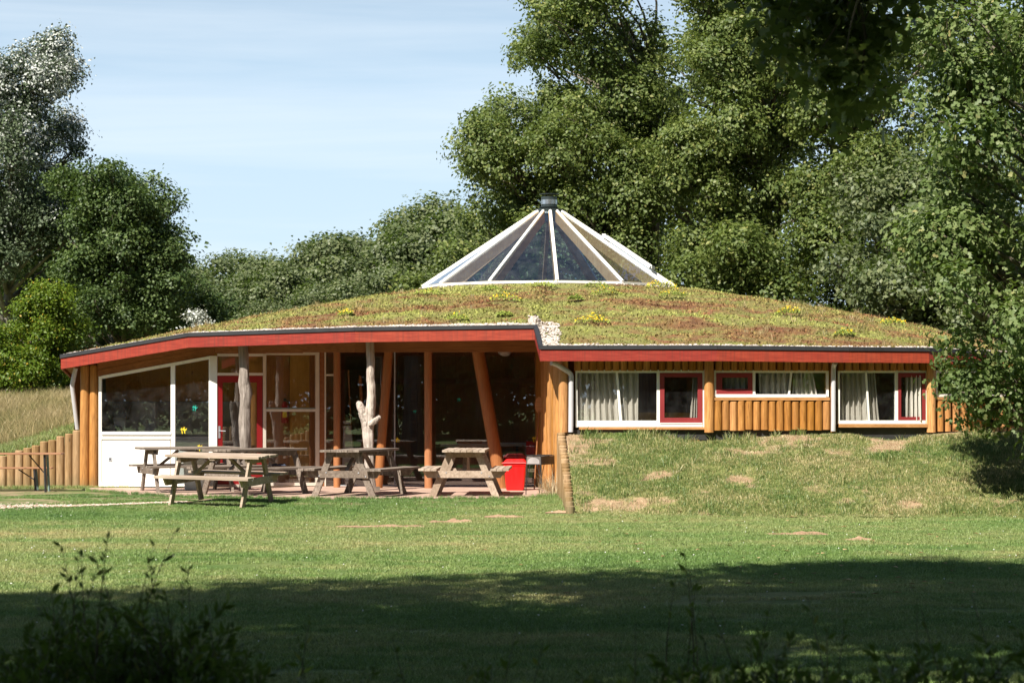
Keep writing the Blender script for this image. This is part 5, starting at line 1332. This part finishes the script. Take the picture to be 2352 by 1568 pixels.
# understorey behind the roof
bushA = tree_meshes('bush', 51, 6.4, 3.0, .3, 44, 42000, .125, RHOMB, M_OAK, M_BARK, tr=.08, sig=1.3, dens=16, lump_r=(.16, .32))
bushB = tree_meshes('bush', 57, 5.6, 2.6, .2, 38, 34000, .115, RHOMB, M_DIST, M_BARK, tr=.07, sig=1.3, dens=16, lump_r=(.16, .32))
G = 'bushy young trees behind the roof'
for (x, y, mm, rz, s, lab) in ((2.9, 61.5, bushB, 10, 1.0, 'bushy young tree seen through and behind the glass peak'), (6.2, 59.5, bushA, 70, 1.02, 'bushy young tree directly right of the glass peak'),
                               (9.4, 58.5, bushA, 150, .98, 'bushy young tree above the right shoulder of the roof'), (12.2, 56.5, bushA, 230, .92, 'bushy young tree above the dark hollow at the roof end'),
                               (10.2, 53.8, bushB, 40, .82, 'grey-green bush touching the right end of the roof'), (14.6, 53, bushA, 310, 1.0, 'bushy tree behind the end of the right wing'),
                               (-.8, 64, bushA, 190, 1.05, 'bushy young tree left of the glass peak'), (12.6, 47.5, bushB, 90, .9, 'bush at the far end of the right wing, behind the near oak')):
    plant(mm, 'young_tree', x, y, 0, rz, s, lab, group=G)

# --- distant trees
distA = tree_meshes('distant', 61, 10, 4.2, .4, 60, 42000, .17, RHOMB, M_DIST, M_BARK, tr=.16, sig=1.2, dens=16, lump_r=(.14, .28))
distB = tree_meshes('distant', 67, 9, 3.8, .3, 54, 36000, .17, RHOMB, M_DIST, M_BARK, tr=.15, sig=1.2, dens=16, lump_r=(.14, .28))
G = 'row of trees beyond the house'
dt = [(455, 92, .76, distB, 'leftmost tree of the far row, beside the tall dark tree'), (540, 96, .78, distA, 'low far tree second from the left'), (600, 88, .66, distB, 'small tree in front of the far row, left part'),
      (655, 98, .80, distB, 'far tree left of the middle of the row'), (745, 95, .90, distA, 'far tree with a flat top in the middle of the row'), (830, 92, .88, distB, 'far tree just right of the middle of the row'),
      (895, 96, 1.0, distA, 'far tree rising towards the tall oaks'), (975, 92, 1.10, distB, 'tallest rounded tree of the far row'), (1050, 96, 1.08, distA, 'far tree next to the big oak crown'),
      (700, 84, .62, distB, 'smaller tree in front of the far row, above the left roof slope'), (860, 82, .72, distA, 'smaller tree in front of the far row, nearer the glass peak'), (1130, 86, .98, distB, 'far tree behind the left side of the glass peak'),
      (1230, 90, 1.0, distA, 'far tree directly behind the peak'), (505, 82, .58, distA, 'low tree behind the white-leaved sapling'), (1010, 80, .72, distB, 'lower far tree left of the peak')]
TOPS = [548, 566, 590, 562, 535, 512, 478, 465, 440, 640, 600, 500, 480, 640, 590]
for i, (px, d, s, mm, lab) in enumerate(dt):
    s = (1.7 + (912 - TOPS[i]) * d / F) / (10.2 if mm is distA else 10.0)
    plant(mm, 'far_tree', (px - 1176) / F * d, d, 0, i * 67, (min(1.1, s * 1.15), min(1.1, s * 1.15), s * (1.0 if mm is distA else 1.08)), lab, group=G)
# far wall of trees closing the gaps low down
for i, (x, y) in enumerate(((-22, 118), (-14, 120), (-6, 117), (2, 121), (-30, 116), (10, 118), (20, 115), (30, 112))):
    plant(distA, 'far_tree', x, y, 0, i * 50, (1.0, .8, .72), 'tree in the hazy last row closing the view', group='last row of trees closing the view')

# --- left side
outline_tree('poplar_tree', 'tall poplar with white leaf undersides at the left edge', [(-160, 60), (-60, 90), (0, 70), (35, 35), (70, 45), (90, 80), (150, 90), (168, 130), (188, 170), (165, 215), (140, 240), (190, 262), (186, 300), (150, 335), (192, 350), (214, 385), (180, 440), (205, 560), (100, 650), (-160, 650)],
             59, 2.3, 92, (.28, .68), 84000, .085, RHOMB, M_POP, M_PBARK, 71, 20, 11.6, None, tr=.2, sig=1.5, dens=14, droop=1.0, upb=.6, wisp=.05)
outline_tree('robinia_tree', 'dark feathery tree right of the poplar, the one with the pointed top', [(110, 400), (180, 372), (240, 362), (310, 385), (318, 425), (360, 400), (395, 420), (405, 450), (436, 480), (412, 530), (440, 568), (425, 640), (440, 700), (380, 770), (180, 790), (120, 640)],
             57, 2.4, 130, (.18, .55), 72000, .09, RHOMB, M_DARKL, M_BARK, 81, 300, 6.6, None, tr=.16, sig=1.5, dens=16, upb=.5, wisp=.06)
dk = tree_meshes('robinia', 81, 8.4, 2.6, .5, 34, 26000, .13, RHOMB, M_DARKL, M_BARK, tr=.18, sig=1.5, lump_r=(.24, .4), upb=.6, wisp=.06)
plant(dk, 'robinia_tree', -11.4, 62, 0, 100, (1.1, 1, 1.0), 'dark feathery tree between the poplar and its neighbour', )
plant(dk, 'robinia_tree', -8.9, 62, 0, 220, (.8, .8, .62), 'low dark tree behind the left end of the roof')
dkb = tree_meshes('robinia', 83, 8.4, 2.6, .3, 30, 44000, .15, RHOMB, M_DARKL, M_BARK, tr=.18, sig=2.0, lump_r=(.28, .45))
plant(dkb, 'broadleaf_tree', -11.8, 65, 0, 40, (1.2, 1, 1.0), 'broad dark tree filling the gap behind the feathery trees')
plant(dkb, 'broadleaf_tree', -15.5, 70, 0, 140, (1.4, 1, 1.1), 'broad dark tree at the left edge behind the poplars')
brb = tree_meshes('bright', 91, 3.7, 1.75, .1, 44, 34000, .085, RHOMB, M_BRIGHT, M_BARK, tr=.05, sig=1.5, lump_r=(.15, .30), upb=.6, wisp=.08)
plant(brb, 'shrub', -11.3, 53.6, 1.15, 0, (.85, .85, .88), 'bright yellow-green shrub on top of the dry grass slope, nearest the house', cat='shrub', group='bright shrubs on the left slope')
plant(brb, 'shrub', -13.2, 53.2, 1.1, 120, (.9, .9, .82), 'bright yellow-green shrub cut by the left edge of the photo', cat='shrub', group='bright shrubs on the left slope')
plant(brb, 'shrub', -10.0, 54.2, 1.1, 210, (.42, .5, .42), 'small bright shrub beside the left corner of the eaves', cat='shrub', group='bright shrubs on the left slope')
wps = tree_meshes('white_poplar', 95, 2.6, .75, .1, 14, 3000, .085, RHOMB, M_WPOP, M_PBARK, tr=.025, sig=1.8, lump_r=(.2, .35), dens=8, wisp=.3)
p = at(447, 752, 54.6); plant(wps, 'poplar_sapling', p.x, 54.6, p.z - 1.35, 0, (.68, .68, .74), 'young white-leaved poplar showing above the left roof slope')

# --- near oak on the right
outline_tree('oak_tree', 'near oak on the right whose leaves hang in front of the roof corner', [(2075, -150), (2050, 40), (2065, 200), (2040, 330), (2075, 480), (2060, 590), (2120, 680), (2145, 760), (2105, 820), (2110, 860), (2150, 930), (2230, 975), (2280, 1030), (2290, 1090), (2320, 1150), (2600, 1180), (2750, 900), (2750, -150)],
             36.5, 2.6, 120, (.32, .75), 70000, .108, OAKL, M_OAKN, M_BARK, 101, 2470, 8.5, None, tr=.22, sig=1.35, dens=14, droop=.85, upb=.45, wisp=.05)
plant(oakB, 'oak_tree', 13.5, 46, .3, 150, (.95, 1, 1.0), 'oak behind the near one at the right edge of the photo')

# --- trees beside and behind the viewpoint: they throw the foreground shade and are mirrored in the glass
shA = tree_meshes('shade', 111, 17, 5.6, 5.2, 25, 38000, .21, RHOMB, M_OAK, M_BARK, tr=.3, sig=1.1, dens=18, lump_r=(.20, .31))
G = 'shade trees around the viewpoint'
shade = [(-8.0, 7.6, 0, .98), (-3.3, 10.6, 60, 1.1), (3.8, 11.0, 130, 1.1), (9.8, 10.5, 200, 1.12), (-4.6, -.5, 250, .9), (2.0, -2.0, 300, .95), (-1.0, 1.4, 20, .9), (8.5, .5, 90, 1.0), (-10, -3, 170, .9), (14.5, 6, 40, 1.0), (-13, 5, 80, 1.0), (-5.5, -8, 10, 1.0), (3.5, -9, 70, 1.05), (11, -7, 150, 1.0), (-1.2, -4.5, 190, 1.0), (16, -4, 220, 1.0), (4.6, 3.2, 220, .78)]
for i, (x, y, rz, s) in enumerate(shade):
    if abs(x) < 1.2 and y > -1: continue
    plant(shA, 'shade_tree', x, y, 0, rz, s, 'tall leafy tree beside the viewpoint shading the foreground', group=G)
hedgeM = tree_meshes('hedge', 131, 17, 6.8, -5, 80, 50000, .34, RHOMB, M_OAK, M_BARK, tr=.3, sig=1.3, lump_r=(.28, .42), droop=.9)
for i in range(19):
    a_ = R(-152 + i * 7.2); x = 74 * math.cos(a_) + 4
    plant(hedgeM, 'hedge_tree', x, 42 + 68 * math.sin(a_), 0, i * 77, 1.0, 'bushy tree behind the viewpoint, mirrored in the glass', group='bushy trees behind the viewpoint')

# --- overhanging dark oak branch, top right, close by
bl = [tuple(at(px, py, d) - Vector((0, 0, 0))) + (r_b,) for px, py, d, r_b in ((1800, 60, 14.2, .17), (1860, 150, 14, .17), (1920, 40, 14.4, .22), (1980, 120, 14, .2), (1930, 190, 13.8, .18), (1960, 240, 14, .13), (2020, 60, 14.2, .2), (1850, 20, 14.5, .2), (1790, 140, 14.4, .13), (2000, 190, 14.2, .15), (1900, -60, 14, .3), (2030, -50, 14.3, .3), (1770, -10, 14.5, .22), (1980, -120, 14, .35), (1880, 100, 14.2, .2), (1955, 90, 14.1, .22))]
r5 = np.random.default_rng(15); lum = np.array(bl); K = 240; li = r5.choice(len(lum), K, p=lum[:, 3] ** 2 / (lum[:, 3] ** 2).sum())
tw = lum[li, :3] + r5.normal(0, .5, (K, 3)) * lum[li, 3:4]; P = np.repeat(tw, 9, 0) + r5.normal(0, .07, (K * 9, 3))
Nn = np.repeat(r5.normal(0, .5, (K, 3)) + np.array([0, 0, .7]), 9, 0)
base = Vector((3.8, 11.0, 7.6))
e = empty('oak_branch', base, label='dark overhanging oak branch at the top, in shade and close to the viewpoint', cat='branch')
V, fn, idx = leaf_cloud(P - np.array(base), Nn, .10, OAKL, 16, .5); link('leaves', np_mesh('leaves', V, fn, idx, M_OAK), e)
mb = MB(); rdb = random.Random(4)
end = Vector(at(1930, 30, 14.1)); mb.tube([tuple(p) for p in limb_path(rdb, (0, 0, 0), tuple(end - base), 8)], [.06, .055, .05, .042, .035, .026, .018, .01], 7)
for b_ in bl: mb.tube([tuple(p) for p in limb_path(rdb, tuple((end - base) * rdb.uniform(.75, 1)), tuple(Vector(b_[:3]) - base), 5)], [.015, .012, .009, .006, .003], 5)
mb.build('limb', M_BARK, e, True)

# --- foreground shrubs with narrow leaves
def shrub_mesh(seed, H, rad, stems, leaf=.042, dn=18, tall=(), spread=1.0):
    r = np.random.default_rng(seed); rd = random.Random(seed); mb = MB(); P = []; D = []
    def stem(a, b, n, r0):
        pts = limb_path(rd, a, b, 8, .10); mb.tube([tuple(p) for p in pts], [r0 * (1 - .85 * i / 7) for i in range(8)], 5)
        for i in range(n):
            t = r.uniform(.12, 1) * 7; i0 = min(6, int(t)); u = t - i0; p = pts[i0] * (1 - u) + pts[i0 + 1] * u
            P.append(p); d = (pts[i0 + 1] - pts[i0]); d /= np.linalg.norm(d); q = r.normal(0, 1, 3); q -= d * q.dot(d); q /= np.linalg.norm(q); D.append(d * .75 + q * .7)
    for i in range(stems):
        a = r.uniform(0, 6.28); rr_ = rad * math.sqrt(r.random()); h = H * r.uniform(.68, .95) * (1 - .25 * rr_ / rad)
        b = (rr_ * math.cos(a), rr_ * math.sin(a), h); st = (rr_ * .3 * math.cos(a), rr_ * .3 * math.sin(a), 0); stem(st, b, dn, .007)
        for _ in range(4):
            u = r.uniform(.4, .9); m_ = np.array(st) * (1 - u) + np.array(b) * u; dd = r.normal(0, 1, 3) * np.array([1, 1, .3]) + np.array([0, 0, .7]); dd /= np.linalg.norm(dd); stem(m_, m_ + dd * H * r.uniform(.12, .28) * spread, dn // 2, .003)
    for (x, y, h) in tall: stem((x * .4, y * .4, 0), (x, y, h), int(dn * .8), .006)
    P = np.array(P); D = np.array(D); n = len(P); D /= np.linalg.norm(D, axis=1, keepdims=True)
    z = np.cross(D, r.normal(0, 1, (n, 3))); z /= np.linalg.norm(z, axis=1, keepdims=True); y = np.cross(z, D)
    s = (leaf * r.uniform(.5, 1.3, n))[:, None, None]; T = (NARROW[0] * np.array([1, 1.6, 1]))[None] * s
    V = P[:, None] + T[..., 0:1] * D[:, None] + T[..., 1:2] * y[:, None] + T[..., 2:3] * z[:, None]
    return mb.mesh('stems', M_BARK, True), np_mesh('foliage', V.reshape(-1, 3), 3, NARROW[1][None] + (np.arange(n) * 4)[:, None, None], M_WILLOW)
def shrub(mm, px, d, s, rz, label):
    plant(mm, 'shrub', (px - 1176) / F * d, d, -.13, rz, s, label, cat='shrub', group='shrubs in the foreground shade')
shA_ = shrub_mesh(1, 1.27, .36, 64, dn=60, tall=((-.10, 0, 1.22), (.16, .05, 1.28), (-.06, .05, 1.26), (.10, 0, 1.24), (-.24, 0, 1.12)))
shB_ = shrub_mesh(2, 1.12, .5, 54, dn=50, tall=((.1, 0, 1.13), (-.3, .1, 1.1)))
shC_ = shrub_mesh(3, 1.09, .55, 60, dn=46, tall=((-.1, 0, 1.12),))
sap = shrub_mesh(4, .95, .12, 5, dn=26, tall=((0, 0, 1.23), (.02, .02, 1.18), (-.03, 0, 1.14), (.05, 0, 1.1)), leaf=.05)
shrub(shA_, 285, 8.0, 1.06, 0, 'tallest narrow-leaved shrub at the lower left, its tips against the bright lawn')
shrub(shA_, 205, 8.4, 1.0, 120, 'shrub just left of the tallest one at the lower left')
shrub(shA_, 385, 8.2, .96, 240, 'leafy shrub just right of the tallest one at the lower left')
shrub(shB_, 70, 7.6, .98, 40, 'shrub in the bottom left corner of the shade')
shrub(shB_, 520, 7.4, .95, 130, 'shrub right of the tallest one at the lower left')
shrub(shC_, 760, 7.0, .98, 10, 'low shrub between the left shrubs and the middle')
shrub(shC_, 1010, 6.9, .93, 200, 'low shrub at the bottom just left of the middle')
shrub(shC_, 1260, 6.8, 1.0, 80, 'low shrub at the bottom centre')
shrub(shB_, 1480, 7.2, 1.0, 250, 'shrub with pale stems right of the bottom centre')
shrub(shB_, 1720, 7.6, 1.04, 310, 'darker shrub at the lower right of the centre')
shrub(shC_, 1960, 6.9, 1.02, 30, 'low shrub at the lower right')
shrub(shB_, 2190, 7.2, 1.03, 170, 'shrub near the bottom right corner with thin pale stems')
shrub(shC_, 2360, 7.0, 1.05, 110, 'shrub cut by the bottom right corner')
shrub(shB_, 1120, 7.3, .97, 15, 'dark leafy shrub just right of the low bottom-centre one')
shrub(shC_, 640, 7.3, 1.0, 190, 'low shrub beside the leafy cluster at the lower left')
shrub(shC_, 1600, 6.9, 1.04, 140, 'low dark shrub under the lone sapling')
shrub(shC_, 1850, 7.2, 1.06, 260, 'low shrub between the two darker ones at the lower right')
shrub(shB_, 2080, 7.6, 1.0, 60, 'leafy shrub left of the one near the bottom right corner')
shrub(shC_, 2280, 7.3, 1.07, 300, 'dense low shrub beside the one cut by the bottom right corner')
shrub(shC_, 160, 7.2, 1.02, 220, 'low dense shrub under the tallest one at the lower left')
shrub(shC_, 400, 7.4, 1.04, 20, 'low dense shrub right under the tallest one')
shrub(sap, 1570, 9.2, .99, 0, 'thin lone sapling whose tip shows above the shadow line')
